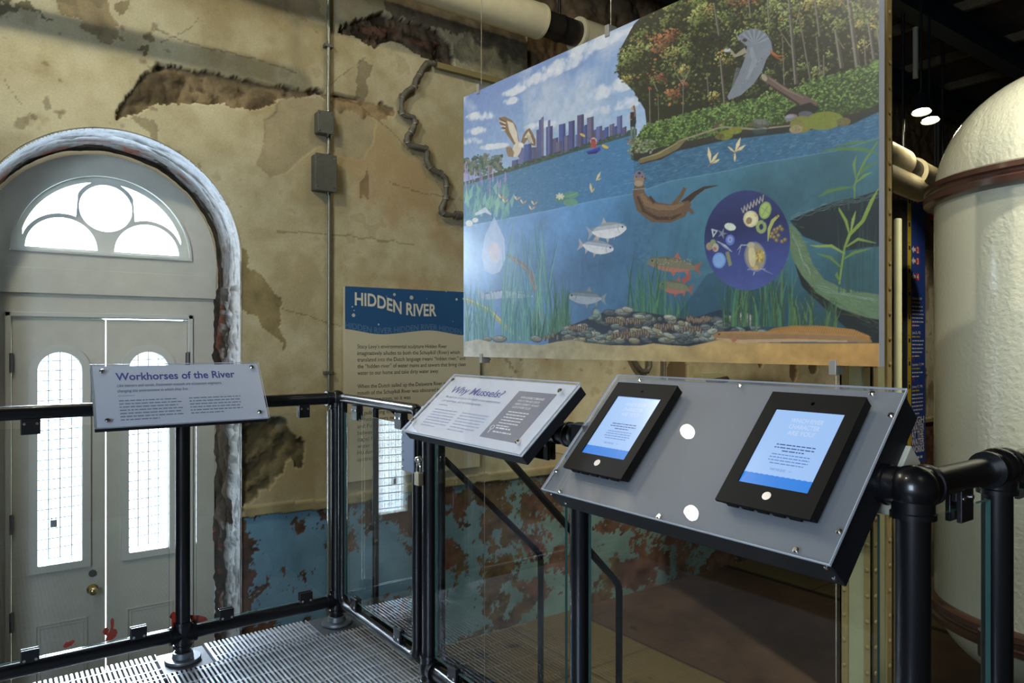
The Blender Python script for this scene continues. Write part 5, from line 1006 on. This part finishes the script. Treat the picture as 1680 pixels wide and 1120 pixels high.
for pts in ([(1386, 416), (1364, 403), (1340, 404), (1328, 402)], [(1382, 440), (1362, 422), (1340, 416)], [(1384, 425), (1402, 414), (1430, 407)], [(1388, 405), (1408, 392), (1438, 399)], [(1394, 385), (1388, 362), (1378, 345), (1376, 340)], [(1396, 380), (1400, 360), (1404, 346)], [(1378, 462), (1372, 450), (1374, 446)]): mc.stroke(pts, [2, 5, 3.5, .6][:len(pts)] if len(pts) == 4 else [2, 5, .6], RN.choice([lf, (98, 130, 56), (134, 158, 68)]))
mc.stroke([(1402, 326), (1402, 305), (1408, 286), (1420, 262), (1440, 232)], [2, 3, 3, 4, 2], (104, 138, 62))
for pts in ([(1402, 306), (1380, 309), (1358, 314), (1343, 323)], [(1408, 290), (1420, 275), (1445, 262)], [(1404, 300), (1418, 288), (1432, 282)], [(1345, 247), (1380, 244), (1412, 244), (1448, 254)], [(1370, 240), (1400, 234), (1440, 230)], [(1404, 292), (1401, 270), (1405, 255)]): mc.stroke(pts, [1, 5, 6, 1][:len(pts)] if len(pts) == 4 else [1, 5, .6], RN.choice([(112,146,62),(86,124,60)]), .9)
# sand and the eel
sand_t = [(750, 561), (766, 560), (785, 556), (810, 562), (850, 563), (888, 566), (915, 560), (938, 557), (962, 562), (1000, 566), (1050, 567), (1072, 563), (1098, 566), (1130, 568), (1160, 562), (1180, 557), (1230, 562), (1300, 563), (1400, 563), (1462, 563)]
P = mc.cells(sand_t + [(1462, 640), (750, 640)]); mm = mc.mask(P); sc_ = grad([(0, (168, 166, 152)), (.3, (166, 156, 120)), (.62, (170, 148, 96)), (1, (196, 142, 66))], tx) * (1 + .04 * m2)[..., None]; mc.a[mm[0]] = np.where(mm[1][..., None], sc_[mm[0]], mc.a[mm[0]])
mc.poly([(1252, 546), (1270, 538), (1300, 534), (1345, 534), (1400, 540), (1425, 550), (1431, 561), (1420, 562), (1300, 556)], (160, 112, 52))
for k in range(44): x = 1262 + k * 3.8; mc.stroke([(x, 547 if x < 1400 else 551), (x + 4, np.interp(x, [1252, 1300, 1350, 1400, 1430], [545, 536, 535, 541, 556]))], .7, (204, 156, 84), .7)
mc.stroke([(1169, 551), (1180, 549), (1210, 552), (1260, 553), (1330, 552), (1390, 555), (1424, 561)], [2, 11, 18, 17, 16, 12, 2], (150, 114, 72)); mc.stroke([(1180, 545), (1220, 545), (1300, 546), (1400, 550)], [2, 4, 4, 3], (178, 124, 68), .8); mc.stroke([(1176, 555), (1215, 560), (1300, 558), (1390, 560)], [2, 6, 5, 3], (190, 158, 118), .85); mc.ell(1204, 556, 5, 5, 0, (168, 110, 84)); mc.ell(1180, 548, 1.6, 1.4, 0, (40, 30, 24))
# the microscope circle
mc.ell(1226, 394, 70.5, 82, 0, (48, 58, 116), n=60); mm = mc.mask(mc.cells([(1226 + 70.5 * cos(a), 394 + 82 * sin(a)) for a in np.linspace(0, 2 * pi, 60)])); tt_ = (ty[mm[0]] - ty[mm[0]].min()) / np.ptp(ty[mm[0]]); g_ = grad([(0, (48, 58, 112)), (.35, (36, 44, 90)), (.65, (56, 68, 132)), (1, (70, 84, 146))], tt_); mc.a[mm[0]] = np.where(mm[1][..., None], g_, mc.a[mm[0]])
for k in range(7): x = 1219 + k * 5.2; y = 344 - k * 3; mc.stroke([(x - 3, y - 3), (x + 1, y + 5)], [1.4, 1.8], (150, 146, 132)); mc.stroke([(x + 1, y + 5), (x + 2.5, y - 7)], [1.4, 1.2], (176, 172, 158))
mc.ell(1232, 359, 12.5, 13.5, 0, (196, 186, 140)); mc.ell(1232, 359, 10, 11, 0, (214, 206, 160)); mc.ell(1229, 362, 5, 6, 20, (124, 98, 58), .8); mc.ell(1240, 353, 3, 2.6, 0, (206, 176, 110)); mc.ell(1255.5, 345, 10, 14.5, 12, (132, 160, 82)); mc.ell(1255.5, 345, 8, 12, 12, (156, 180, 96)); mc.stroke([(1249, 340), (1262, 350)], [1, 1], (110, 136, 66)); mc.stroke([(1260, 338), (1250, 354)], [1, 1], (110, 136, 66))
for a in np.linspace(-.6, 4.9, 24): mc.ell(1249 + 6 * cos(a), 372 + 8 * sin(a), 2.8, 3.2, 0, (140, 158, 92), 1, 8)
mc.stroke([(1278, 353), (1268, 362), (1262, 376), (1260, 396)], [3, 6, 5, 1], (166, 174, 86)); mc.ell(1275, 355, 1.4, 1.6, 0, (190, 60, 40))
for (x, y) in ((1267,383),(1273,380),(1270,389),(1277,386),(1265,388),(1274,394),(1280,372),(1276,375),(1283,376),(1283,396),(1288,393),(1271,377)): mc.ell(x, y, 3.4, 3.6, 0, (112, 96, 62)); mc.ell(x - .4, y - .4, 1.8, 1.8, 0, (160, 140, 92))
mc.ell(1198, 372, 9.5, 6, 14, (198, 206, 186)); mc.poly([(1167, 375), (1178, 378), (1170, 390)], (176, 186, 192)); mc.poly([(1170, 378), (1175, 379.5), (1171, 385)], (44, 52, 110)); 
for a in range(5): mc.stroke([(1185, 383), (1185 + 8 * cos(a * 1.257), 383 + 9 * sin(a * 1.257))], [4, .6], (118, 130, 146))
mc.ell(1198, 393.5, 7.5, 9, 0, (86, 112, 188)); mc.ell(1198, 393, 4.5, 5.5, 0, (132, 152, 204)); mc.ell(1198, 393, 1.2, 1.4, 0, (120, 70, 60)); mc.ell(1164, 404, 5.5, 6.5, 0, (150, 130, 100)); mc.ell(1170, 397, 4.5, 4.5, 0, (128, 140, 96)); mc.ell(1174, 406, 5.2, 7, 0, (170, 166, 150)); mc.ell(1173, 408, 3, 3, 0, (166, 106, 84)); mc.stroke([(1176, 395), (1190, 404), (1201, 413)], [.6, 4.4, .6], (172, 184, 206)); mc.stroke([(1180, 398), (1197, 410)], [.8, .8], (60, 70, 130)); mc.ell(1180, 427, 11, 13, 0, (98, 146, 206)); mc.ell(1180, 427, 8.6, 10.4, 0, (120, 164, 216)); mc.poly([(1190, 414), (1196, 412), (1201, 434), (1196, 437)], (128, 132, 96))
mc.ell(1239, 421, 18, 25, -8, (110, 116, 148)); mc.ell(1239, 421, 15.5, 22.5, -8, (150, 140, 112)); mc.ell(1234, 420, 6, 18, -4, (206, 192, 140), .9); mc.ell(1247, 420, 7.5, 11, 0, (176, 152, 72)); 
for k in range(22): mc.ell(1247 + RN.uniform(-6, 6), 420 + RN.uniform(-9, 9), 1.6, 1.8, 0, RN.choice([(206,182,90),(146,120,58)]), .9, 7)
mc.ell(1240, 439, 4, 4, 0, (206, 166, 80)); mc.ell(1232, 402, 6, 5, 0, (176, 168, 130)); mc.stroke([(1228, 402), (1216, 402), (1210, 410)], [2, 2, 1], (150, 160, 176)); mc.stroke([(1216, 402), (1212, 418)], [1.5, .8], (140, 150, 170)); mc.stroke([(1248, 440), (1268, 450)], [1.2, .4], (150, 160, 190)); mc.stroke([(1238, 446), (1236, 452)], [2, .6], (170, 170, 190)); mc.stroke([(1226, 442), (1256, 441)], [1, 1], (150, 160, 186))
# settle to a colour grid
sat_ = mc.a.mean(2, keepdims=True); g = srgb2lin(np.clip((mc.a * .86 + sat_ * .14) * (1 + .015 * m3)[..., None], 0, 255)); g = g[:CHm // 2 * 2, :CWm // 2 * 2]; g = (g[0::2, 0::2] + g[1::2, 0::2] + g[0::2, 1::2] + g[1::2, 1::2]) / 4
nz_, nx_ = g.shape[:2]; us = (np.arange(nx_) + .5) / nx_; us[0] = 0; us[-1] = 1; vs_ = (np.arange(nz_) + .5) / nz_; vs_[0] = 0; vs_[-1] = 1
U_, V_ = np.meshgrid(us, vs_); posm = PL + U_[..., None] * MW * mu + np.stack([0 * V_, 0 * V_, MZ1 - V_ * MH], -1) + mn * .0005
ml = thing('hanging_mural', 'large glossy river scene board hung on cables, city skyline above and fish below the waterline', 'mural', PL + A_(0, 0, MZ0))
M_MURAL = mat('mural_print', rough=.42, attr='paint', coat=1.0, coat_r=.25, coat_ior=1.9)
grid_mesh('printed_face', us, vs_, posm, g, M_MURAL, parent=ml, flip=True)
mb = MB(); mb.fbox(frM, 0, 0, MW, MH, -.034, 0); part('board', mb, mat('white_board_core', lin(205, 208, 216), .5), ml)
M_CLIP = mat('grey_clip', lin(150, 148, 140), .4, .3); M_CABLE = mat('steel_cable', lin(170, 162, 140), .4, .5)
Lm = lambda u, v: ((onplane(u, v, frM[0], mn) - frM[0]) @ mu, (onplane(u, v, frM[0], mn) - frM[0]) @ A_(0, 0, 1))
for (u, v, up_) in ((785, 154, 1), (997, 47, 1), (790, 585, 0), (1367, 602, 0), (1330, -160, 1)):
    a, b = Lm(u, v); w = .0165 if True else 0; z = MH if up_ else 0
    mb = MB(); mb.fbox(frM, a - .011, z - .016, a + .011, z + .030 if up_ else z - .030 + .045, -.042, .006) if up_ else mb.fbox(frM, a - .011, -.028, a + .011, .016, -.042, .006)
    c = part('clip', mb, M_CLIP, ml, bev=.0015); P0_ = frM[0] + mu * a - mn * .018
    cb = MB(); cb.tube([P0_ + A_(0, 0, MH + .03), P0_ + A_(0, 0, 4.30 - MZ0)] if up_ else [P0_ + A_(0, 0, -.028), P0_ + A_(0, 0, ZF - MZ0)], .0018, 8); part('cable', cb, M_CABLE, ml, smooth=True)
    mb = MB(); mb.tube([P0_ - mn * .022 + A_(0, 0, z + (.012 if up_ else -.012)), P0_ - mn * .034 + A_(0, 0, z + (.012 if up_ else -.012))], .004, 10); part('set_screw', mb, M_CLAMP, c)

# ================================================================ PIPES AND BOXES ON THE WALL
cx_c = ony(539, 400, YW - .03)[0]
cn = thing('conduit', 'thin steel conduit running up the plastered wall past both junction boxes', 'conduit', (cx_c, YW - .03, ZF))
for z0, z1 in ((ZF, ony(540, 311, YW)[2]), (ony(540, 257, YW)[2], ony(540, 216, YW)[2]), (ony(540, 186, YW)[2], ZC)):
    mb = MB(); mb.tube([(cx_c - .002, YW - .03, z0), (cx_c + .004, YW - .03, z1)], .0125 if z1 > 2 and z0 > 2 else .0105, 14); part('tube', mb, M_CONDUIT, cn, smooth=True)
for z in (1.19, .30, 3.3): mb = MB(); mb.box((cx_c - .028, YW - .045, z - .010), (cx_c + .03, YW - .002, z + .010)); part('strap', mb, M_BOX, cn, bev=.003)
for (ua, va, ub, vb, lb, d) in ((519, 186, 547, 216, 'small grey junction box with handwriting, the upper one on the wall conduit', .075), (514, 257, 551, 311, 'larger grey junction box on the wall conduit under the small one', .085)):
    a = ony(ua, vb, YW - .07); b = ony(ub, va, YW - .07); jb = thing('junction_box', lb, 'electrical box', ((a[0] + b[0]) / 2, YW, (a[2] + b[2]) / 2)); mb = MB(); mb.box((a[0] + .01, YW - d, a[2]), (b[0] - .004, YW + .0, b[2])); part('body', mb, M_BOX, jb, bev=.008, bseg=3)
    mb = MB(); mb.box((a[0] + .006, YW - d - .006, a[2] - .003), (b[0], YW - d + .001, b[2] + .003)); lid = part('lid', mb, M_BOX, jb, bev=.006, bseg=3)
    fj = (A_(a[0], YW - d - .006, a[2]), A_(1, 0, 0), A_(0, 0, 1), A_(0, -1, 0)); W_, H_ = b[0] - a[0], b[2] - a[2]
    for u, v in ((.15, .1), (.88, .1), (.15, .9), (.88, .9)): screw('screw', fj, W_ * u, H_ * v, 0, .005, jb)
    for z in (a[2] - .006, b[2] + .006): mb = MB(); mb.tube([(cx_c, YW - .03, z - .012), (cx_c, YW - .03, z + .012)], .017, 14); part('connector', mb, M_CHROME, jb, smooth=True)
    if H_ < .12:
        mb = MB(); rn_ = random.Random(2)
        for i, (v, n) in enumerate(((.68, 5), (.52, 7), (.34, 4))):
            u = .28 + .03 * i; pts = []
            for k in range(n * 3): pts.append(fj[0] + fj[1] * W_ * u + fj[2] * H_ * (v + rn_.uniform(-.05, .06)) + fj[3] * .0008); u += .45 / (n * 3)
            mb.tube(pts, .0011, 6)
        part('handwriting', mb, mat('marker_ink', (.01, .01, .01), .5), lid)
zp = [(712,104),(700,104),(694,112),(689,122),(682,132),(680,142),(668,150),(660,159),(659,170),(659,184),(664,189),(678,193),(681,200),(679,208),(675,216),(668.5,223),(668,231),(672,238),(684,241),(698,244),(701,250),(700,262),(704,272),(712,280),(722,284),(731,293),(733,303),(732,312),(732,324),(728,334),(724,341),(725,348),(731,352),(742,353),(765,355),(800,360)]
zg = thing('zigzag_pipe', 'old grey pipe wriggling down the plaster in many elbows left of the mural', 'pipe', ony(712, 104, YW))
P3 = [ony(u, v, YW - .045) for u, v in zp]; mb = MB(); mb.tube(P3, [.0215 if i not in (8, 9, 27, 28, 33, 34) else .016 for i in range(len(P3))], 14); part('pipe', mb, M_OLDPIPE, zg, smooth=True)
for i in (3, 5, 7, 9, 12, 14, 16, 19, 22, 24, 26, 28, 31):
    d = P3[min(i + 1, len(P3) - 1)] - P3[i - 1]; d /= np.linalg.norm(d); mb = MB(); mb.tube([P3[i] - d * .012, P3[i] + d * .012], .0255, 14); cp_ = part('coupling', mb, M_OLDPIPE, zg, smooth=True); 
    mb = MB(); mb.tube([P3[i] + d * .012, P3[i] + d * .015], .0258, 14); part('weld_ring', mb, mat('bare_metal_ring', (.45, .43, .36), .4, .6), cp_, smooth=True)
zb_ = [(752,352)]
mb = MB(); c = ony(752, 353, YW - .045); mb.tube([c - [.025, 0, 0], c + [.025, 0, 0]], .032, 16); part('union', mb, M_OLDPIPE, zg, smooth=True)
us_ = thing('pipe_loop', 'short old pipe loop and stub on the wall just below the mural', 'pipe', ony(1053, 605, YW))
mb = MB(); mb.tube([ony(u, v, YW - .05) for u, v in ((1030, 560), (1038, 588), (1046, 602), (1053, 609), (1062, 609), (1066, 600), (1065, 560))], .024, 12); part('loop', mb, M_OLDPIPE, us_, smooth=True)
mb = MB(); mb.tube([ony(u, v, YW - .05) for u, v in ((1091, 560), (1090, 600), (1089, 640))], .018, 12); part('stub', mb, M_OLDPIPE, us_, smooth=True)
a = ony(716, 107, YW - .035); rp = MB(); rp.box((a[0], YW - .05, a[2] - .020), (4.6, YW - .015, a[2] + .020)); tag(part('wall_bar', rp, mat('olive_bar', lin(132, 120, 78), .6), loc=(a[0], YW - .03, a[2])), 'straight olive painted bar running along the wall from the zigzag pipe', 'bar')
sh_ = thing('wall_bracket', 'small pale ledge with a rusty end on the wall below the mural', 'bracket', ony(1150, 620, YW)); a = ony(1138, 628, YW); b = ony(1176, 612, YW); mb = MB(); mb.box((a[0], YW - .10, a[2]), (b[0], YW, b[2])); part('ledge', mb, mat('pale_green_ledge', lin(160, 158, 120), .7), sh_, bev=.006); mb = MB(); mb.tube([A_(a[0] + .06, YW - .11, a[2] + .0), A_(b[0] + .01, YW - .11, a[2] + .03)], .03, 10); part('rusty_end', mb, mat('rust_metal', (.06, .04, .02), .9, noise=.6, nscale=40), sh_, smooth=True)

# insulated pipes overhead
def band(name, x0, x1, y, z, r, par, m): mb = MB(); mb.tube([(x0, y, z), (x1, y, z)], r, 32); return part(name, mb, m, par, smooth=True)
PY, PZ = 4.10, 3.70
bp_ = thing('insulated_pipe', 'fat cream insulated pipe crossing above the mural towards the corner', 'pipe', (3.0, PY, PZ))
xe = lambda u: ony(u, 60, PY)[0]
band('jacket', -2.9, xe(885), PY, PZ, .122, bp_, M_PIPE); band('black_sleeve', xe(885) - .02, xe(945), PY, PZ, .092, bp_, M_DARKPIPE); band('jacket', xe(945), 5.6, PY, PZ, .118, bp_, M_PIPE)
for x in (xe(884), xe(947)): band('end_ring', x - .012, x + .012, PY, PZ, .124, bp_, M_PIPE)
for x in (xe(918), 1.6, -.5): mb = MB(); mb.tube([(x, PY, PZ + .09), (x, PY, ZC - .01)], .012, 10); mb.tube([(x - .015, PY, PZ), (x + .015, PY, PZ)], .127 if x < 2 else .097, 28); part('hanger', mb, M_CLAMP, bp_, smooth=True)
PD = lambda u, v, d: CP + ray(u, v) * d
qa, qb = PD(1440, 256, 5.9), PD(1556, 311, 7.3); Q = lambda t: qa + (qb - qa) * t
bq = thing('insulated_pipe', 'cream insulated pipe with a dark joint hanging behind the tank', 'pipe', Q(.5))
def band2(nm, t0, t1, r, m, off=(0, 0, 0)): mb = MB(); mb.tube([Q(t0) + A_(*off), Q(t1) + A_(*off)], r, 32); return part(nm, mb, m, bq, smooth=True)
band2('jacket', -.2, .28, .125, M_PIPE, (0, 0, .03)); band2('black_joint', .28, .46, .098, M_DARKPIPE, (0, 0, .015)); band2('jacket', .44, .90, .128, M_PIPE); band2('end_ring', .435, .46, .134, M_PIPE); band2('black_end', .90, 1.0, .112, M_DARKPIPE); band2('jacket', 1.0, 1.4, .128, M_PIPE); band2('lower_jacket', -.2, .55, .105, M_PIPE, (0, 0, -.13))
for t in (.34, .93):
    c = Q(t); mb = MB(); mb.tube([c + A_(-.04, 0, .11), A_(c[0] - .04, c[1], ZC)], .014, 10); mb.tube([c + A_(.14 * sin(a), 0, .02 + .14 * cos(a)) for a in np.linspace(-2.2, 2.2, 15)], .012, 8); part('hanger', mb, M_CLAMP, bq, smooth=True)

# ================================================================ STEEL COLUMN
M_OLIVE = mat('olive_steel_paint', lin(150, 132, 84), .55, noise=.10, nscale=20, bump=.3, bscale=60); M_PALE = mat('pale_green_steel_paint', lin(168, 168, 128), .5, noise=.08, nscale=14, bump=.2, bscale=50)
co = thing('steel_column', 'riveted olive and pale green steel column behind the free edge of the mural', 'column', (2.79, 1.47, ZF))
X_, Y_ = (2.715, 2.870), (1.415, 1.545); mb = MB(); mb.box((X_[0] + .008, Y_[0] + .010, ZF), (X_[1] - .01, Y_[1] - .008, ZC)); part('web_plates', mb, M_PALE, co)
for (xa_, ya_, sx_, sy_) in ((X_[0], Y_[0], 1, 1), (X_[0], Y_[1], 1, -1), (X_[1], Y_[0], -1, 1), (X_[1], Y_[1], -1, -1)):
    mb = MB(); mb.box((xa_, ya_, ZF), (xa_ + sx_ * .042, ya_ + sy_ * .009, ZC)); mb.box((xa_, ya_, ZF), (xa_ + sx_ * .008, ya_ + sy_ * .034, ZC)); part('corner_angle', mb, M_OLIVE, co, bev=.001)
for (c0, ax) in (((X_[0], Y_[1] - .019), 0), ((X_[0], Y_[0] + .019), 0), ((X_[0] + .024, Y_[0]), 1), ((X_[1] - .024, Y_[0]), 1)):
    mb = MB(); z = ZF + .05
    while z < ZC - .05:
        c = A_(c0[0], c0[1], z) + (A_(-.001, 0, 0) if ax == 0 else A_(0, -.001, 0)); mb.ball(c, .0095, 10, 6, sc=(.7, 1, 1) if ax == 0 else (1, .7, 1)); z += .098
    part('rivet_row', mb, M_OLIVE, co, smooth=True)
mb = MB(); mb.tube([(3.10, 1.507, ZF), (3.10, 1.507, 1.90), (3.10, 1.507, 1.905)], [.015, .015, .012], 16); tag(part('riser_pipe', mb, M_PALE, smooth=True, loc=(3.10, 1.507, ZF)), 'thin pale upright pipe standing right behind the riveted column', 'pipe')

# ================================================================ TANK
M_TANK = mat('glossy_cream_tank_paint', lin(210, 212, 190), .24, coat=.6, coat_r=.12, bump=.9, bscale=48, bdist=.005); M_RING = mat('brown_gloss_paint', lin(72, 48, 40), .28, coat=.6, coat_r=.15, bump=.3, bscale=60)
TC = A_(4.49, 1.30, 0); TR = .62; zlo, zhi = -.02, 2.18
tk = thing('pressure_tank', 'tall cream painted cylindrical tank with domed top and brown rings', 'tank', (TC[0], TC[1], ZF))
mb = MB(); mb.lathe([(TR, zlo), (TR, zhi)], TC, 96); part('shell', mb, M_TANK, tk, smooth=True)
mb = MB(); mb.lathe([(TR * cos(a), zhi + TR * 1.0 * sin(a)) for a in np.linspace(0, pi / 2, 26)], TC, 96); part('dome', mb, M_TANK, tk, smooth=True)
mb = MB(); mb.lathe([(TR * .99 * cos(a), zlo - TR * .62 * sin(a)) for a in np.linspace(0, pi / 2, 22)][::-1], TC, 96); part('bottom_dome', mb, M_TANK, tk, smooth=True)
for z, r1 in ((zhi, .040), (zlo, .034)):
    pr = [(TR - .002, z - .062), (TR + .022, z - .060), (TR + r1 + .01, z - .048), (TR + r1 + .012, z - .020), (TR + r1, z - .010), (TR + r1 + .004, z), (TR + r1, z + .010), (TR + r1 + .010, z + .018), (TR + r1 + .006, z + .044), (TR + .022, z + .056), (TR - .002, z + .058)]
    mb = MB(); mb.lathe(pr, TC, 96); part('ring', mb, M_RING, tk, smooth=True)
for k in range(6):
    a = radians(169 + 60 * k); d = A_(cos(a), sin(a), 0); c = TC + d * (TR + .06) + A_(0, 0, zlo)
    mb = MB(); mb.tube([c + [0, 0, -.075], c + [0, 0, .045]], .052, 20); lg = part('lug', mb, M_RING, tk, smooth=True)
    mb = MB(); mb.tube([c + [0, 0, .045], c + [0, 0, .06]], .040, 6); mb.tube([c + [0, 0, .06], c + [0, 0, .105]], .030, 6); mb.tube([c + [0, 0, .105], c + [0, 0, .125]], .018, 12); part('nut', mb, M_TANK, lg)
    mb = MB(); mb.tube([c + [0, 0, -.075], A_(c[0], c[1], ZF)], .024, 16); part('leg', mb, M_TANK, tk, smooth=True)

# ================================================================ FAR END: banner, alarm, lamps
fb = (A_(ony(1489, 500, YW - .12)[0], YW - .12, 0), A_(1, 0, 0), A_(0, 0, 1), A_(0, -1, 0)); bw = ony(1518, 500, YW - .12)[0] - fb[0][0]; bz1, bz0 = ony(1500, 320, YW - .12)[2], ony(1500, 760, YW - .12)[2]
LB = lambda v: ony(1505, v, YW - .12)[2]
bn = thing('wall_banner', 'tall narrow blue banner with yellow ruler edge and flood heights 1 to 4', 'banner', (fb[0][0], YW - .12, bz0))
mb = MB(); mb.fbox(fb, 0, bz0, bw, bz1, -.02, 0); part('board', mb, mat('banner_blue', lin(44, 72, 148), .5), bn)
mb = MB(); mb.fbox(fb, 0, bz0, bw * .19, bz1, 0, .002); yl = part('yellow_strip', mb, mat('banner_yellow', lin(206, 178, 30), .5), bn); mb = MB(); n = 11
for i in range(n): z = bz1 - .12 - i * (bz1 - bz0 - .2) / n; mb.fbox(fb, bw * .05, z, bw * .14, z + .05, .002, .003); mb.fbox(fb, bw * .04, z + .08, bw * .10, z + .09, .002, .003)
part('ruler_marks', mb, M_INK_K, yl)
M_REDI = mat('red_ink', lin(188, 44, 36), .5); mbw = MB(); mbr = MB(); mby = MB()
for v, t in ((328, '1'), (410, '2'), (428.5, '3'), (454, '4')):
    z = LB(v); mbr.disc(fb, bw * .55, z, .001, .003, .052, 24); write(mbw, fb, bw * .55, z - .035, t, .10, bold=.03, align='C', h=.004)
    x = bw * .22; mbw.add([fb[0] + fb[1] * a + fb[2] * b + fb[3] * .003 for a, b in ((x, z), (x + .05, z + .05), (x + .05, z + .02), (x + .10, z + .02), (x + .10, z - .02), (x + .05, z - .02), (x + .05, z - .05))], [(0, 1, 6), (2, 3, 4, 5)]); write(mbw, fb, bw * .72, z - .02, {'1': '17.1 ft', '2': '14.7 ft', '3': '14.1 ft', '4': '13.7 ft'}[t][:0] or '', .04)
rr_ = random.Random(4)
for v, t, dd, nl in ((478, '1', 'October 4, 1869', 6), (534, '2', 'June 23, 1972', 5), (586, '3', 'September 17, 1999', 2), (622, '4', 'January 17, 1996', 6)):
    z = LB(v); write(mbr, fb, bw * .26, z - .03, t, .085, bold=.03, h=.003); write(mbw, fb, bw * .24, z - .105, dd, .046, width=bw * .66 * len(dd) / 18, bold=.02, h=.003)
    greek(mby, fb, bw * .24, z - .15, bw * .45, 1, .04, .018, h=.003, rnd=rr_, last=1); greek(mbw, fb, bw * .24, z - .20, bw * .66, nl, .048, .016, h=.003, rnd=rr_)
for i, (t, ww) in enumerate((('HIGH', .72), ('WATER', .72), ('AT THE', .68), ('WATER', .72), ('WORKS', .72))): write(mbw, fb, bw * .20, LB(690 + i * 11.8) - .03, t, .115, bold=.03, width=bw * ww, h=.003)
greek(mbw, fb, bw * .35, LB(752), bw * .5, 2, .06, .03, h=.003, rnd=rr_)
part('lettering', mbw, M_WHITE, bn); part('numbers', mbr, M_REDI, bn); part('yellow_text', mby, mat('banner_yellow', lin(206, 178, 30), .5), bn)
c = ony(1538, 354, YW - .06); al = thing('alarm_box', 'small red alarm box on the conduit beside the banner', 'alarm box', c); mb = MB(); mb.box(c + [-.10, -.05, -.062], c + [.12, .05, .062]); part('body', mb, mat('red_enamel', lin(176, 22, 20), .4), al, bev=.008); mb = MB(); mb.box(c + [-.06, -.056, -.03], c + [.08, -.05, .03]); part('cover', mb, mat('red_enamel', lin(176, 22, 20), .4), al, bev=.004)
mb = MB(); mb.tube([(c[0] + .04, YW - .05, ZF + .6), (c[0] + .04, YW - .05, ZC - .3)], .018, 12); mb.tube([(c[0] - .05, YW - .05, c[2]), (c[0] - .05, YW - .05, ZC - .3)], .015, 12); tag(part('conduit', mb, M_CONDUIT, smooth=True, loc=(c[0], YW - .05, ZF + .6)), 'pair of thin conduits on the far wall running down to the red alarm box', 'conduit')
for x, wd in ((9.12, .15),): mb = MB(); mb.box((x, YW - .11, ZF), (x + wd, YW + .02, 3.15)); tag(part('dark_gap_strip', mb, mat('dark_gap_black', (.018, .014, .010), .9), loc=(x, YW - .11, ZF)), 'black strip standing in for a dark gap in the far wall beside the blue banner', 'post')  # black strip put in for the shade of a wall gap

M_LAMP = mat('lamp_glow', (1, 1, 1), .5, emit=(1.0, .86, .55), estr=60); M_FIX = mat('dark_lamp_body', (.012, .018, .024), .4, .4)
def fixture(p, target, label, drop_to, r=.055, group=None):
    p = A_(*p); d = A_(*target) - p; d /= np.linalg.norm(d); tl_ = thing('track_light', label, 'lamp', p, group)
    mb = MB(); mb.tube([p - d * .17, p - d * .15, p - d * .02, p], [r * .55, r * .85, r * 1.0, r * 1.06], 24, caps=False); mb.tube([p - d * .172, p - d * .168], [r * .5, r * .5], 24); part('housing', mb, M_FIX, tl_, smooth=True)
    mb = MB(); mb.tube([p - d * .012, p - d * .008], r * .92, 24); part('lens', mb, M_LAMP, tl_)
    mb = MB(); mb.tube([p - d * .12 + A_(0, 0, 0), A_(p[0] - d[0] * .12, p[1] - d[1] * .12, drop_to)], .010, 10); part('stem', mb, M_FIX, tl_, smooth=True)
fixture((6.28, 2.86, 3.30), (5.9, 2.6, 1.0), 'lit spotlight under the dark ceiling, hanging under the bright stem', 4.28, .07); fixture((6.75, 3.00, 3.35), (6.3, 2.6, .8), 'lit spotlight under the dark ceiling, nearer the tank', 4.28, .07)
fixture((.08, 3.70, 4.10), (1.24, 1.04, 1.01), 'spotlight above the wall, mirrored low in the kiosk cover', 4.28, .056); fixture((.71, 3.70, 4.10), (1.38, 1.17, 1.16), 'spotlight above the wall, mirrored higher in the kiosk cover', 4.28, .056)
mb = MB(); mb.tube([ony(1502, 45, 3.0), ony(1502, 128, 3.0)], .022, 10); tag(part('ceiling_rod', mb, mat('pale_rod', (.3, .3, .26), .5), smooth=True, loc=ony(1502, 128, 3.0)), 'pale vertical rod hanging from the ceiling above the pair of spotlights', 'rod')
# unseen pipe added over the door to cast the shadow band over the arch
mb = MB(); mb.tube([(-2.9, 4.0, 3.285), (1.09, 4.0, 3.285)], .05, 20); sp = part('shadow_band_pipe', mb, M_PIPE, smooth=True, loc=(1.09, 4.0, 3.285)); tag(sp, 'unseen cream pipe on thin rods, added to cast a shadow band over the arched door', 'pipe')
for x in (1.0, -.9): mb = MB(); mb.tube([(x, 4.0, 3.225), (x, 3.950, 3.25), (x, 3.942, 3.30), (x, 3.940, ZC)], .006, 8); part('hanger_rod', mb, M_CLAMP, sp)
